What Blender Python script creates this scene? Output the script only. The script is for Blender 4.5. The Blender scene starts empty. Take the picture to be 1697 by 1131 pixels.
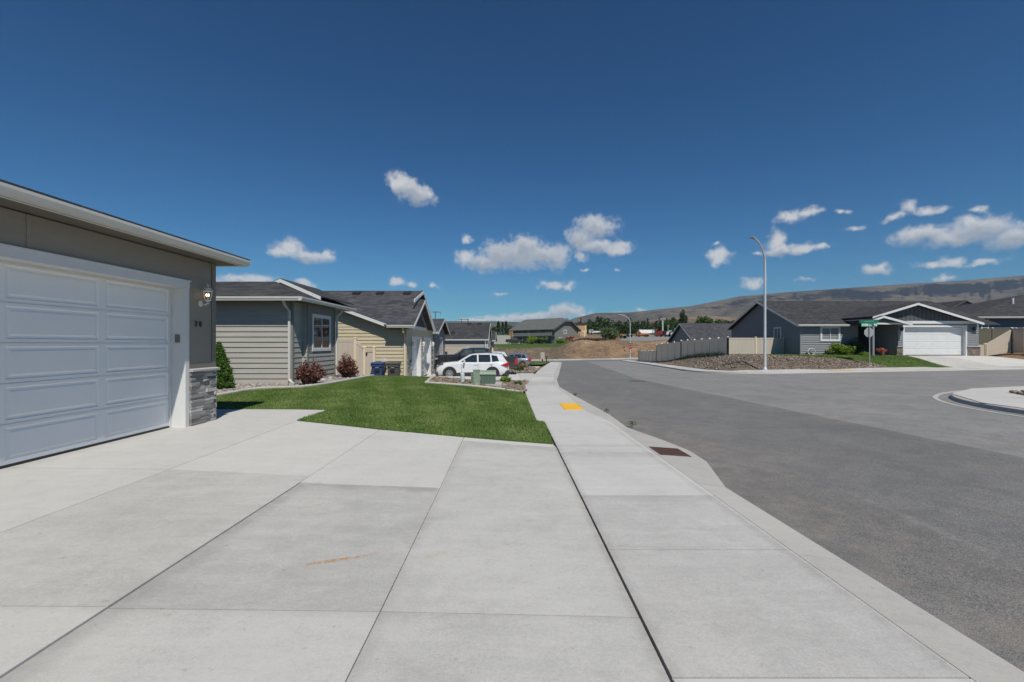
import bpy, bmesh, math, random
import numpy as np
from mathutils import Vector
sc = bpy.context.scene
R = math.radians
# ------------------------------------------------------------------ camera
cam = bpy.data.cameras.new('camera'); cam.sensor_width = 36.0; cam.lens = 16.0
cam.shift_x = 2.5/1697; cam.shift_y = 4.5/1697; cam.clip_end = 30000; cam.clip_start = 0.05
co = bpy.data.objects.new('camera', cam); sc.collection.objects.link(co)
co.location = (0, 0, 1.5); co.rotation_euler = (R(90), 0, 0); sc.camera = co
# ------------------------------------------------------------------ sun, sky, exposure
SUNV = Vector((0.255, -0.68, 1.0)).normalized()
SUN_EL = math.asin(SUNV.z); SUN_ROT = math.atan2(SUNV.x, SUNV.y)
sl = bpy.data.lights.new('sun', 'SUN'); sl.energy = 4.5; sl.angle = R(0.53); sl.color = (1.0, 0.95, 0.86)
so = bpy.data.objects.new('sun', sl); sc.collection.objects.link(so)
so.rotation_euler = SUNV.to_track_quat('Z', 'Y').to_euler(); so.location = (20, -40, 60)
sc.view_settings.view_transform = 'Standard'; sc.view_settings.look = 'None'
sc.view_settings.exposure = 0.0; sc.view_settings.gamma = 1.0; sc.view_settings.use_curve_mapping = False
world = bpy.data.worlds.new('World'); sc.world = world; world.use_nodes = True
SKY_STRENGTH = 0.1
HAZE = 0.00005

class NT:
    """small helper to write node trees"""
    def __init__(s, nt):
        s.nt = nt; s.n = nt.nodes; s.l = nt.links
    def node(s, t, **kw):
        n = s.n.new(t)
        for k, v in kw.items(): setattr(n, k, v)
        return n
    def set(s, sock, v):
        if isinstance(v, bpy.types.NodeSocket): s.l.new(v, sock)
        else: sock.default_value = v
    def math(s, op, a, b=None, c=None, clamp=False):
        n = s.node('ShaderNodeMath', operation=op); n.use_clamp = clamp
        for i, v in enumerate((a, b, c)):
            if v is not None: s.set(n.inputs[i], v)
        return n.outputs[0]
    def vmath(s, op, a, b=None, c=None):
        n = s.node('ShaderNodeVectorMath', operation=op)
        for i, v in enumerate((a, b, c)):
            if v is not None: s.set(n.inputs[i], v)
        return n.outputs['Value'] if op in ('LENGTH', 'DOT_PRODUCT', 'DISTANCE') else n.outputs['Vector']
    def noise(s, vec, scale, detail=4, rough=0.55, dist=0.0, dim='3D'):
        n = s.node('ShaderNodeTexNoise', noise_dimensions=dim)
        if vec is not None: s.l.new(vec, n.inputs['Vector'])
        n.inputs['Scale'].default_value = scale; n.inputs['Detail'].default_value = detail
        n.inputs['Roughness'].default_value = rough; n.inputs['Distortion'].default_value = dist
        return n.outputs['Fac']
    def ramp(s, fac, stops, interp='LINEAR'):
        n = s.node('ShaderNodeValToRGB'); cr = n.color_ramp; cr.interpolation = interp
        while len(cr.elements) < len(stops): cr.elements.new(0.5)
        for e, (p, c) in zip(cr.elements, stops):
            e.position = p; e.color = (c[0], c[1], c[2], 1) if hasattr(c, '__len__') else (c, c, c, 1)
        s.set(n.inputs[0], fac); return n.outputs[0]
    def mix(s, fac, a, b, blend='MIX'):
        n = s.node('ShaderNodeMix', data_type='RGBA', blend_type=blend)
        s.set(n.inputs[0], fac)
        for i, v in ((6, a), (7, b)):
            if isinstance(v, bpy.types.NodeSocket): s.l.new(v, n.inputs[i])
            else: n.inputs[i].default_value = (v[0], v[1], v[2], 1)
        return n.outputs[2]
    def smooth(s, v, a, b, lo=0.0, hi=1.0):
        n = s.node('ShaderNodeMapRange', interpolation_type='SMOOTHSTEP')
        s.set(n.inputs[0], v)
        for i, q in ((1, a), (2, b), (3, lo), (4, hi)): n.inputs[i].default_value = q
        return n.outputs[0]

# sky with scattered fair-weather clouds at fixed compass directions
def build_world():
    t = NT(world.node_tree); t.n.clear()
    sky = t.node('ShaderNodeTexSky', sky_type='NISHITA'); sky.sun_disc = False
    sky.sun_elevation = SUN_EL; sky.sun_rotation = SUN_ROT
    sky.altitude = 300; sky.air_density = 1.0; sky.dust_density = 0.25; sky.ozone_density = 2.6
    bg = t.node('ShaderNodeBackground'); bg.inputs[1].default_value = SKY_STRENGTH
    sc_ = t.node('ShaderNodeSeparateColor'); t.l.new(sky.outputs[0], sc_.inputs[0]); cc_ = t.node('ShaderNodeCombineColor')
    for i_, (k_, e_) in enumerate(((0.076, 1.64), (0.290, 1.36), (0.415, 1.29))): t.l.new(t.math('MULTIPLY', t.math('POWER', sc_.outputs[i_], e_), k_), cc_.inputs[i_])
    t.l.new(cc_.outputs[0], bg.inputs[0])   # deep clear mountain sky
    tc = t.node('ShaderNodeTexCoord'); d = tc.outputs['Generated']
    sp = t.node('ShaderNodeSeparateXYZ'); t.l.new(d, sp.inputs[0])
    az = t.math('ARCTAN2', sp.outputs[0], sp.outputs[1]); el = t.math('ARCSINE', sp.outputs[2])
    cb = t.node('ShaderNodeCombineXYZ'); t.l.new(az, cb.inputs[0]); t.l.new(el, cb.inputs[1]); ae = cb.outputs[0]
    wob = t.node('ShaderNodeTexNoise'); t.l.new(ae, wob.inputs['Vector']); wob.inputs['Scale'].default_value = 26; wob.inputs['Detail'].default_value = 5
    w = t.vmath('SUBTRACT', wob.outputs['Color'], (0.5, 0.5, 0.5)); w = t.vmath('MULTIPLY', w, (0.045, 0.03, 0))
    p = t.vmath('ADD', ae, w)
    q = t.vmath('ADD', p, (0.004, 0.011, 0))
    fine = t.noise(ae, 70, 8, 0.62)
    big = []
    def chain(coord, blobs, key=None):
        cur = None
        for (az0, el0, ra, re, dim) in blobs:
            v = t.vmath('MULTIPLY_ADD', coord, (1/ra, 1/re, 0), (-az0/ra, -el0/re, 0))
            ln = t.vmath('LENGTH', v)
            if dim: ln = t.math('ADD', ln, dim)
            cur = ln if cur is None else t.math('SMOOTH_MIN', cur, ln, 0.25)
        return cur
    px = []
    for (cx, cy, rx, ry, dim) in CLOUDS:
        u = (cx-846)/754; vv = (570-cy)/754
        a = math.atan(u); e = math.atan(vv*math.cos(a))
        px.append((a, e, 1.22*rx/754*math.cos(a)**2, 1.24*ry/754*math.cos(a), dim))
    dist = chain(p, px)
    dist2 = chain(q, [b for b, c in zip(px, CLOUDS) if c[2]*c[3] > 260])
    n = t.math('MULTIPLY', t.math('SUBTRACT', fine, 0.5), 1.5)
    dn = t.math('ADD', dist, n)
    mask = t.smooth(dn, 1.22, 0.28, 0.0, 1.0)
    thick = t.smooth(t.math('ADD', dist2, n), 0.15, 1.15)   # nearer the sunlit upper edge = brighter
    col = t.mix(thick, (0.54, 0.59, 0.66), (0.95, 0.955, 0.96))
    cbg = t.node('ShaderNodeBackground'); t.l.new(col, cbg.inputs[0]); cbg.inputs[1].default_value = CLOUD_STRENGTH
    mx = t.node('ShaderNodeMixShader')
    t.l.new(t.math('MULTIPLY', mask, 0.93), mx.inputs[0]); t.l.new(bg.outputs[0], mx.inputs[1]); t.l.new(cbg.outputs[0], mx.inputs[2])
    out = t.node('ShaderNodeOutputWorld'); t.l.new(mx.outputs[0], out.inputs[0])
CLOUD_STRENGTH = 0.70
CLOUDS = [  # centre, radii, thinness
 (659, 302, 16, 13, 0), (675, 313, 20, 14, 0), (694, 323, 22, 14, 0), (713, 324, 12, 9, .1),
 (481, 409, 20, 12, 0), (470, 419, 24, 9, .05), (510, 424, 34, 10, .05), (541, 423, 11, 13, .1),
 (772, 428, 17, 12, .15), (803, 434, 34, 13, 0), (832, 424, 34, 20, 0), (862, 422, 40, 22, 0), (873, 410, 20, 14, 0), (905, 422, 36, 16, 0), (927, 428, 18, 18, .1),
 (986, 378, 32, 16, 0), (963, 396, 22, 16, 0), (988, 408, 36, 11, 0), (1022, 413, 24, 9, 0), (963, 424, 12, 8, .3),
 (775, 399, 13, 8, .35), (657, 467, 12, 8, .1), (680, 470, 8, 5, .2), (722, 471, 9, 6, .2), (915, 471, 17, 8, 0), (944, 475, 15, 6, .2), (970, 448, 9, 5, .45), (1022, 448, 8, 5, .45), (828, 485, 14, 5, .4),
 (1310, 360, 24, 9, .05), (1336, 352, 24, 8, .1), (1401, 352, 15, 6, .3), (1482, 360, 22, 7, .3), (1505, 346, 20, 11, .2), (1540, 347, 30, 8, .25), (1624, 344, 19, 8, .15), (1416, 380, 24, 7, .35),
 (1287, 402, 15, 15, 0), (1298, 413, 34, 9, 0), (1335, 411, 28, 9, .1), (1366, 408, 18, 6, .25), (1192, 427, 21, 12, .05), (1256, 418, 14, 6, .4), (1186, 407, 10, 5, .5),
 (1530, 389, 50, 13, 0), (1590, 392, 60, 14, 0), (1625, 379, 44, 18, 0), (1608, 372, 14, 14, 0), (1676, 393, 44, 20, 0), (1740, 388, 60, 18, 0),
 (1452, 446, 24, 11, .05), (1465, 442, 14, 10, .1), (1550, 438, 36, 6, .2), (1582, 433, 26, 8, .15), (1630, 434, 34, 6, .3), (1560, 458, 19, 7, .2), (1248, 470, 20, 9, .05), (1336, 463, 26, 6, .55),
 (938, 517, 34, 10, 0), (915, 523, 46, 8, 0), (880, 526, 50, 7, 0), (835, 530, 44, 6, .05), (795, 533, 40, 4, .1), (968, 522, 20, 6, .1), (1028, 521, 18, 5, .05), (1060, 516, 14, 5, .4), (1010, 530, 40, 8, .1),
 (395, 464, 34, 9, 0), (428, 462, 30, 8, .0), (505, 471, 18, 6, .1), (350, 470, 40, 8, .1),
 (1800, 430, 70, 14, .1), (-100, 420, 90, 18, .1), (-260, 330, 80, 20, .15), (2000, 360, 90, 20, .1),
]
build_world()

# ------------------------------------------------------------------ materials
MATS = {}
def newmat(name):
    m = bpy.data.materials.new(name); m.use_nodes = True
    t = NT(m.node_tree); t.n.clear()
    out = t.node('ShaderNodeOutputMaterial'); b = t.node('ShaderNodeBsdfPrincipled')
    t.l.new(b.outputs[0], out.inputs[0]); MATS[name] = m
    return m, t, b
def bump(t, b, h, strength, dist):
    n = t.node('ShaderNodeBump'); n.inputs['Strength'].default_value = strength; n.inputs['Distance'].default_value = dist
    t.l.new(h, n.inputs['Height']); t.l.new(n.outputs[0], b.inputs['Normal'])
def coord(t, kind='Object'): return t.node('ShaderNodeTexCoord').outputs[kind]
def paint(name, col, rough=0.55, var=0.10, scale=3.0, fine=60, bstr=0.0, bdist=0.002, metal=0.0, spec=0.5, coat=0.0, stretch=None, island=0.0):
    m, t, b = newmat(name); v = coord(t)
    if stretch: v = t.vmath('MULTIPLY', v, stretch)
    n1 = t.noise(v, scale, 5); n2 = t.noise(v, fine, 3)
    f = t.math('ADD', t.math('MULTIPLY', n1, 0.65), t.math('MULTIPLY', n2, 0.35))
    if island:
        g = t.node('ShaderNodeNewGeometry'); f = t.math('ADD', f, t.math('MULTIPLY', t.math('SUBTRACT', g.outputs['Random Per Island'], 0.5), island))
    c = t.ramp(f, [(0.25, [x*(1-var) for x in col]), (0.75, [min(1, x*(1+var)) for x in col])])
    t.l.new(c, b.inputs['Base Color']); b.inputs['Metallic'].default_value = metal
    t.l.new(t.ramp(n1, [(0.3, max(0.02, rough-0.08)), (0.7, min(1, rough+0.08))]), b.inputs['Roughness'])
    b.inputs['Specular IOR Level'].default_value = spec
    if coat: b.inputs['Coat Weight'].default_value = coat; b.inputs['Coat Roughness'].default_value = 0.04
    if bstr: bump(t, b, n2, bstr, bdist)
    return m
def wood_lap(name, col):   # painted lap boards: long faint grain
    return paint(name, col, rough=0.62, var=0.09, scale=1.2, fine=22, bstr=0.25, bdist=0.003, stretch=(1, 1, 5))
def shingles(name, c1, c2, c3):
    m, t, b = newmat(name); uv = coord(t, 'UV')
    br = t.node('ShaderNodeTexBrick'); t.l.new(uv, br.inputs['Vector'])
    br.offset = 0.37; br.squash = 1.0
    br.inputs['Scale'].default_value = 1.0; br.inputs['Brick Width'].default_value = 0.31; br.inputs['Row Height'].default_value = 0.143
    br.inputs['Mortar Size'].default_value = 0.006; br.inputs['Mortar Smooth'].default_value = 0.3; br.inputs['Bias'].default_value = 0.0
    br.inputs['Color1'].default_value = (0, 0, 0, 1); br.inputs['Color2'].default_value = (1, 1, 1, 1); br.inputs['Mortar'].default_value = (0.1, 0.1, 0.1, 1)
    big = t.noise(coord(t), 0.9, 5); fine = t.noise(coord(t), 130, 3, 0.7)
    f = t.math('ADD', t.math('MULTIPLY', br.outputs['Color'], 0.45), t.math('ADD', t.math('MULTIPLY', big, 0.35), t.math('MULTIPLY', fine, 0.32)))
    t.l.new(t.ramp(f, [(0.15, c1), (0.5, c2), (0.95, c3)]), b.inputs['Base Color'])
    b.inputs['Roughness'].default_value = 0.93; b.inputs['Specular IOR Level'].default_value = 0.25
    sepv = t.node('ShaderNodeSeparateXYZ'); t.l.new(uv, sepv.inputs[0])
    saw = t.math('FRACT', t.math('DIVIDE', sepv.outputs[1], 0.143))
    h = t.math('ADD', t.math('MULTIPLY', saw, -0.6), t.math('MULTIPLY', fine, 0.5))
    bump(t, b, h, 0.6, 0.012)
    return m
def concrete(name, base, warm=(1, 1, 1), stain=None, island=0.10, broom=True, bands=None):
    m, t, b = newmat(name); v = coord(t)
    g = t.node('ShaderNodeNewGeometry')
    n1 = t.noise(v, 0.55, 6, 0.6); n2 = t.noise(v, 3.3, 6, 0.65, 0.6); n3 = t.noise(v, 125, 4, 0.75)
    n4 = t.noise(t.vmath('MULTIPLY', v, (0.5, 3.0, 1)), 2.2, 5, 0.62)
    f = t.math('ADD', t.math('MULTIPLY', n1, 0.45), t.math('ADD', t.math('MULTIPLY', n2, 0.34), t.math('MULTIPLY', n4, 0.24)))
    f = t.math('ADD', f, t.math('MULTIPLY', t.math('SUBTRACT', g.outputs['Random Per Island'], 0.5), island*2.0))
    f = t.math('ADD', f, t.math('MULTIPLY', t.math('SUBTRACT', n3, 0.5), 0.75))
    f = t.math('ADD', f, t.math('MULTIPLY', t.math('SUBTRACT', t.noise(v, 46, 5, 0.75), 0.5), 0.42))
    f = t.math('ADD', f, t.math('MULTIPLY', t.math('SUBTRACT', t.noise(t.vmath('MULTIPLY', v, (0.7, 2.4, 1)), 9, 6, 0.7, 1.0), 0.5), 0.30))
    c = t.ramp(f, [(0.22, [base*0.72*w for w in warm]), (0.5, [base*0.97*w for w in warm]), (0.80, [base*1.12*w for w in warm])])
    spots = t.smooth(t.noise(v, 17, 2, 0.4), 0.715, 0.765)
    c = t.mix(t.math('MULTIPLY', spots, 0.32), c, (0.26, 0.19, 0.11))
    blot = t.smooth(t.noise(v, 1.15, 4, 0.6, 1.2), 0.58, 0.74)
    c = t.mix(t.math('MULTIPLY', blot, 0.16), c, [base*0.66*w for w in (1.0, .97, .9)])
    for (x0, y0, x1, y1, wd, k) in bands or []:      # dirt gathered along a seam
        dx, dy = x1-x0, y1-y0; L = math.hypot(dx, dy); rel = t.vmath('SUBTRACT', v, (x0, y0, 0))
        al = t.math('DIVIDE', t.vmath('DOT_PRODUCT', rel, (dx/L, dy/L, 0)), L); ac = t.vmath('DOT_PRODUCT', rel, (dy/L, -dx/L, 0))
        raw = ac; ac = t.math('ADD', ac, t.math('MULTIPLY', t.math('SUBTRACT', t.noise(v, 2.6, 5, 0.65), 0.5), wd*0.9))
        mk = t.math('MULTIPLY', t.math('MULTIPLY', t.smooth(al, -0.01, 0.02), t.smooth(al, 1.01, 0.97)), t.math('MULTIPLY', t.smooth(ac, wd, 0.0), t.smooth(raw, -.012, .0)))
        mk = t.math('MULTIPLY', mk, t.smooth(t.noise(v, 5, 6, 0.7), 0.2, 0.6))
        c = t.mix(t.math('MULTIPLY', mk, k), c, [base*0.45*w for w in (1.0, 0.96, 0.9)])
    if stain:
        for (x0, y0, x1, y1, wd, cc, k) in stain:
            wv = t.node('ShaderNodeTexNoise'); t.l.new(v, wv.inputs['Vector']); wv.inputs['Scale'].default_value = 9; wv.inputs['Detail'].default_value = 6
            pv = t.vmath('ADD', v, t.vmath('MULTIPLY', t.vmath('SUBTRACT', wv.outputs['Color'], (.5, .5, .5)), (0.10, 0.10, 0)))
            dx, dy = x1-x0, y1-y0; L = math.hypot(dx, dy)
            rel = t.vmath('SUBTRACT', pv, (x0, y0, 0))
            al = t.math('DIVIDE', t.vmath('DOT_PRODUCT', rel, (dx/L, dy/L, 0)), L)
            ac = t.math('ABSOLUTE', t.vmath('DOT_PRODUCT', rel, (-dy/L, dx/L, 0)))
            inn = t.math('MULTIPLY', t.smooth(al, -0.05, 0.05), t.smooth(al, 1.1, 0.7))
            mk = t.math('MULTIPLY', inn, t.smooth(ac, wd, wd*0.2))
            mk = t.math('MULTIPLY', mk, t.smooth(t.noise(v, 38, 5, 0.7), 0.36, 0.62))
            c = t.mix(t.math('MULTIPLY', mk, k), c, cc)
    t.l.new(c, b.inputs['Base Color']); b.inputs['Roughness'].default_value = 0.88; b.inputs['Specular IOR Level'].default_value = 0.3
    bh = t.math('ADD', t.math('MULTIPLY', n3, 0.6), t.math('MULTIPLY', t.noise(t.vmath('MULTIPLY', v, (3, 160, 1)), 1.0, 3), 0.8 if broom else 0.0))
    bump(t, b, bh, 0.35, 0.002)
    return m
def asphalt(name, base, warm=(1, 1, 1)):
    m, t, b = newmat(name); v = coord(t)
    vo = t.node('ShaderNodeTexVoronoi'); t.l.new(v, vo.inputs['Vector']); vo.inputs['Scale'].default_value = 105
    rs = t.node('ShaderNodeSeparateColor'); t.l.new(vo.outputs['Color'], rs.inputs[0])
    n1 = t.noise(v, 0.35, 6, 0.6); n2 = t.noise(t.vmath('MULTIPLY', v, (1.0, 0.18, 1)), 1.6, 6, 0.65, 0.5); n3 = t.noise(v, 300, 2, 0.7)
    f = t.math('ADD', t.math('MULTIPLY', rs.outputs[0], 0.42), t.math('ADD', t.math('MULTIPLY', n1, 0.30), t.math('MULTIPLY', n3, 0.30)))
    c = t.ramp(f, [(0.18, [base*0.42*w for w in warm]), (0.55, [base*w for w in warm]), (0.95, [base*1.75*w for w in warm])])
    pale = t.math('MULTIPLY', t.smooth(n2, 0.60, 0.78), t.smooth(t.noise(v, 12, 5, 0.7), 0.38, 0.66))
    c = t.mix(t.math('MULTIPLY', pale, 0.60), c, (base*2.3, base*2.2, base*2.05))
    dust = t.math('MULTIPLY', t.smooth(t.noise(v, 0.42, 5, 0.6, 0.8), 0.52, 0.72), 0.30)
    c = t.mix(dust, c, (base*1.5, base*1.25, base*1.0))
    sp = t.node('ShaderNodeSeparateXYZ'); t.l.new(v, sp.inputs[0])
    xw = t.math('ADD', sp.outputs[0], t.math('MULTIPLY', t.math('SUBTRACT', t.noise(v, 0.9, 6, 0.65), 0.5), 1.6))
    gut = t.math('MULTIPLY', t.math('MULTIPLY', t.smooth(xw, 4.3, 2.5), t.smooth(sp.outputs[1], 22, 10)), t.smooth(t.noise(v, 3.5, 6, 0.7), 0.35, 0.65))
    c = t.mix(t.math('MULTIPLY', gut, 0.55), c, (base*1.55, base*1.33, base*1.12))
    trk = t.math('ABSOLUTE', t.math('SUBTRACT', t.math('FRACT', t.math('MULTIPLY', t.math('SUBTRACT', xw, 3.2), 0.55)), 0.5))
    c = t.mix(t.math('MULTIPLY', t.smooth(trk, 0.30, 0.05), 0.12), c, (base*1.45, base*1.42, base*1.38))
    mott = t.noise(v, 1.9, 7, 0.7, 0.7)
    c = t.mix(t.math('MULTIPLY', t.smooth(mott, 0.56, 0.40), 0.30), c, (base*0.55, base*0.55, base*0.56))
    t.l.new(c, b.inputs['Base Color']); b.inputs['Roughness'].default_value = 0.86; b.inputs['Specular IOR Level'].default_value = 0.35
    bump(t, b, t.math('ADD', vo.outputs['Distance'], t.math('MULTIPLY', n3, 0.4)), 0.55, 0.006)
    return m
def leafmat(name, c1, c2, c3, trans=0.35, rough=0.55, patch=None):
    m, t, b = newmat(name)
    g = t.node('ShaderNodeNewGeometry'); v = coord(t)
    f = t.math('ADD', t.math('MULTIPLY', g.outputs['Random Per Island'], 0.6), t.math('MULTIPLY', t.noise(v, patch or 1.5, 4, 0.6), 0.55))
    c = t.ramp(f, [(0.2, c1), (0.55, c2), (0.95, c3)])
    t.l.new(c, b.inputs['Base Color']); b.inputs['Roughness'].default_value = rough; b.inputs['Specular IOR Level'].default_value = 0.3
    tr = t.node('ShaderNodeBsdfTranslucent'); t.l.new(c, tr.inputs[0])
    mx = t.node('ShaderNodeMixShader'); mx.inputs[0].default_value = trans
    out = [n for n in t.n if n.type == 'OUTPUT_MATERIAL'][0]
    t.l.new(b.outputs[0], mx.inputs[1]); t.l.new(tr.outputs[0], mx.inputs[2]); t.l.new(mx.outputs[0], out.inputs[0])
    return m
def rockmat(name, cols):
    m, t, b = newmat(name); g = t.node('ShaderNodeNewGeometry'); v = coord(t)
    c = t.ramp(g.outputs['Random Per Island'], [(i/(len(cols)-1), c) for i, c in enumerate(cols)])
    n = t.noise(v, 45, 4, 0.7)
    c = t.mix(0.5, c, t.ramp(n, [(0.25, 0.25), (0.75, 1.0)]), 'MULTIPLY')
    t.l.new(c, b.inputs['Base Color']); b.inputs['Roughness'].default_value = 0.9; bump(t, b, n, 0.6, 0.01)
    return m
def glassmat(name, col, rough=0.03):
    m, t, b = newmat(name); v = coord(t)
    t.l.new(t.ramp(t.noise(v, 0.9, 3), [(0.35, [c*0.7 for c in col]), (0.65, [c*1.3 for c in col])]), b.inputs['Base Color'])
    b.inputs['Roughness'].default_value = rough; b.inputs['Specular IOR Level'].default_value = 0.8
    return m
def emit(name, col, k):
    m, t, b = newmat(name); b.inputs['Base Color'].default_value = (*col, 1)
    b.inputs['Emission Color'].default_value = (*col, 1); b.inputs['Emission Strength'].default_value = k
    return m

taupe = wood_lap('taupe_siding', (0.275, 0.245, 0.202))
greige = wood_lap('greige_siding', (0.375, 0.36, 0.32))
bayblue = wood_lap('grey_board', (0.185, 0.19, 0.18))
yellow_s = wood_lap('cream_siding', (0.49, 0.43, 0.30))
grey_s = wood_lap('grey_siding', (0.25, 0.25, 0.235))
slate_s = wood_lap('slate_siding', (0.218, 0.226, 0.234))
navy_s = wood_lap('navy_siding', (0.085, 0.115, 0.145))
batten_d = wood_lap('dark_batten', (0.085, 0.088, 0.095))
olive_g = wood_lap('lodge_siding', (0.175, 0.18, 0.165))
white_p = paint('white_paint', (0.64, 0.64, 0.63), 0.45, 0.03)
door_p = paint('white_door_paint', (0.76, 0.77, 0.78), 0.42, 0.03, bstr=0.12, fine=90, stretch=(1, 1, .3))
gutter_p = paint('gutter_paint', (0.60, 0.58, 0.54), 0.4, 0.05)
trim_t = paint('taupe_trim', (0.20, 0.18, 0.15), 0.55, 0.06)
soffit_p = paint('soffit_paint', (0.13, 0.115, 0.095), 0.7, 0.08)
vinyl = paint('beige_vinyl', (0.50, 0.435, 0.36), 0.5, 0.05, scale=1.0)
vinyl_w = paint('pale_vinyl', (0.74, 0.60, 0.44), 0.5, 0.05, scale=1.0)  # posts, and street fence panels whose shade is lifted by this paler colour
vinyl_g = paint('greige_vinyl', (0.52, 0.46, 0.385), 0.5, 0.06, scale=1.0)
roof_d = shingles('dark_shingles', (0.022, 0.023, 0.027), (0.052, 0.054, 0.061), (0.105, 0.105, 0.112))
roof_b = shingles('brown_grey_shingles', (0.020, 0.020, 0.021), (0.043, 0.043, 0.045), (0.085, 0.084, 0.086))
roof_g = shingles('green_grey_shingles', (0.07, 0.075, 0.073), (0.115, 0.122, 0.117), (0.16, 0.168, 0.16))
conc = concrete('driveway_concrete', 0.49, (1.0, 0.98, 0.925), island=0.18, bands=[(-2.31, -1, -2.31, 5.0, .20, .48), (-2.32, 5.0, -.77, 4.95, .26, .48), (-.79, 7.46, .72, 7.3, .75, .34), (-.74, -1, -.76, 7.4, .10, .22), (-6.0, 2.62, .7, 2.61, .08, .18), (.735, 7.5, .735, -1, .08, .4), (-6.1, -1, -6.1, 8.2, .35, .26)], stain=[(-1.42, 3.17, -0.98, 3.35, 0.030, (0.40, 0.19, 0.05), 0.95), (-2.0, 4.25, -1.75, 4.4, 0.05, (0.42, 0.30, 0.15), 0.35), (-0.6, 3.3, -0.45, 3.42, 0.05, (0.42, 0.30, 0.15), 0.4)])
walkc = concrete('sidewalk_concrete', 0.50, (1.0, 0.972, 0.93), island=0.16, bands=[(.75, -1, .75, 9.9, .08, .35), (2.1, 9.9, 2.1, -1, .10, .30), (.75, 4.79, 2.1, 4.79, .25, .26), (.75, 6.9, 2.15, 6.9, .5, .30), (.75, 7.44, 2.1, 7.44, .2, .28)])
kerbc = concrete('kerb_concrete', 0.42, (1.0, 0.97, 0.90), island=0.08)
asph_d = asphalt('dark_asphalt', 0.172, (1.02, 1.0, 0.97))
asph_l = asphalt('worn_asphalt', 0.235, (1.02, 1.0, 0.97))
joint_m = paint('joint_filler', (0.14, 0.105, 0.075), 0.9, 0.3, fine=80)
grass_m = leafmat('grass', (0.068, 0.130, 0.020), (0.125, 0.210, 0.040), (0.285, 0.335, 0.115), 0.25, 0.6, patch=0.9)
def mow(m):
    t = NT(m.node_tree); rp = [n for n in t.n if n.type == 'VALTORGB'][0]; src = rp.inputs[0].links[0].from_socket
    sp = t.node('ShaderNodeSeparateXYZ'); t.l.new(coord(t), sp.inputs[0])
    ph = t.math('ADD', t.math('MULTIPLY', sp.outputs[0], 5.2), t.math('MULTIPLY', sp.outputs[1], 1.5)); ph = t.math('ADD', ph, t.math('MULTIPLY', t.noise(coord(t), .6, 3), 2.5))
    b1 = t.math('MULTIPLY', t.math('SINE', ph), .085)
    yel = t.math('MULTIPLY', t.smooth(t.noise(coord(t), .55, 5, .65, .6), .46, .72), .36)
    t.l.new(t.math('ADD', t.math('ADD', src, b1), yel), rp.inputs[0])
mow(grass_m)
soil_g = paint('lawn_soil', (0.075, 0.130, 0.026), 0.95, 0.35, scale=1.3, fine=70, bstr=0.8, bdist=0.02)
mulch = paint('bed_soil', (0.15, 0.115, 0.085), 0.95, 0.3, scale=3, fine=60, bstr=0.9, bdist=0.03)
rock_br = rockmat('lava_rock', [(0.10, 0.078, 0.06), (0.23, 0.18, 0.14), (0.30, 0.225, 0.165), (0.165, 0.138, 0.115), (0.42, 0.35, 0.28)])
rock_gr = rockmat('river_rock', [(0.20, 0.18, 0.16), (0.34, 0.31, 0.28), (0.45, 0.41, 0.37), (0.27, 0.22, 0.19), (0.55, 0.52, 0.48)])
stone_m = rockmat('ledge_stone', [(0.19, 0.182, 0.17), (0.50, 0.48, 0.45), (0.29, 0.27, 0.25), (0.66, 0.64, 0.61), (0.38, 0.365, 0.34)])
stone_b = rockmat('brown_ledge_stone', [(0.14, 0.11, 0.09), (0.27, 0.22, 0.18), (0.20, 0.16, 0.14), (0.33, 0.28, 0.24)])
capst = concrete('stone_cap', 0.42, (1, .97, .93), broom=False)
pane_m = glassmat('window_glass', (0.03, 0.04, 0.05))
pane_b = glassmat('blind_glass', (0.20, 0.22, 0.22), 0.06)
carglass = glassmat('car_glass', (0.022, 0.030, 0.031), 0.02)
car_w = paint('white_car_paint', (0.66, 0.67, 0.69), 0.28, 0.02, coat=1.0)
car_k = paint('black_car_paint', (0.020, 0.021, 0.024), 0.25, 0.1, coat=1.0)
car_g = paint('grey_car_paint', (0.20, 0.20, 0.235), 0.28, 0.03, metal=0.4, coat=1.0)
car_r = paint('red_truck_paint', (0.25, 0.02, 0.02), 0.3, 0.1, coat=.6)
car_o = paint('orange_machine_paint', (0.50, 0.17, 0.03), 0.5, 0.15)
clad = paint('black_cladding', (0.028, 0.029, 0.031), 0.65, 0.15)
tyre_m = paint('tyre_rubber', (0.022, 0.022, 0.023), 0.85, 0.2)
rim_m = paint('alloy_rim', (0.52, 0.53, 0.55), 0.32, 0.04, metal=0.85)
red_l = paint('red_lamp', (0.42, 0.015, 0.012), 0.2, 0.1, coat=1)
clear_l = paint('clear_lamp', (0.55, 0.57, 0.6), 0.12, 0.1, coat=1)
galv = paint('galvanised_steel', (0.60, 0.61, 0.62), 0.42, 0.06, metal=0.25, scale=8)
alum = paint('sign_aluminium', (0.36, 0.38, 0.38), 0.5, 0.08, metal=0.3)
rust = paint('rusty_iron', (0.105, 0.052, 0.040), 0.85, 0.35, scale=9, fine=90, bstr=0.4)
blk = paint('black_metal', (0.02, 0.02, 0.021), 0.5, 0.1)
green_box = paint('dark_green_cabinet', (0.095, 0.145, 0.103), 0.5, 0.1)
green_pale = paint('pale_green_cabinet', (0.24, 0.315, 0.235), 0.55, 0.08)
blue_bin = paint('blue_plastic', (0.030, 0.062, 0.165), 0.5, 0.1)
grey_bin = paint('grey_plastic', (0.085, 0.082, 0.078), 0.55, 0.1)
yellow_pad = paint('yellow_tactile', (0.74, 0.41, 0.022), 0.65, 0.1, fine=40)
sand_pad = paint('faded_tactile', (0.68, 0.47, 0.19), 0.7, 0.1)
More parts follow.
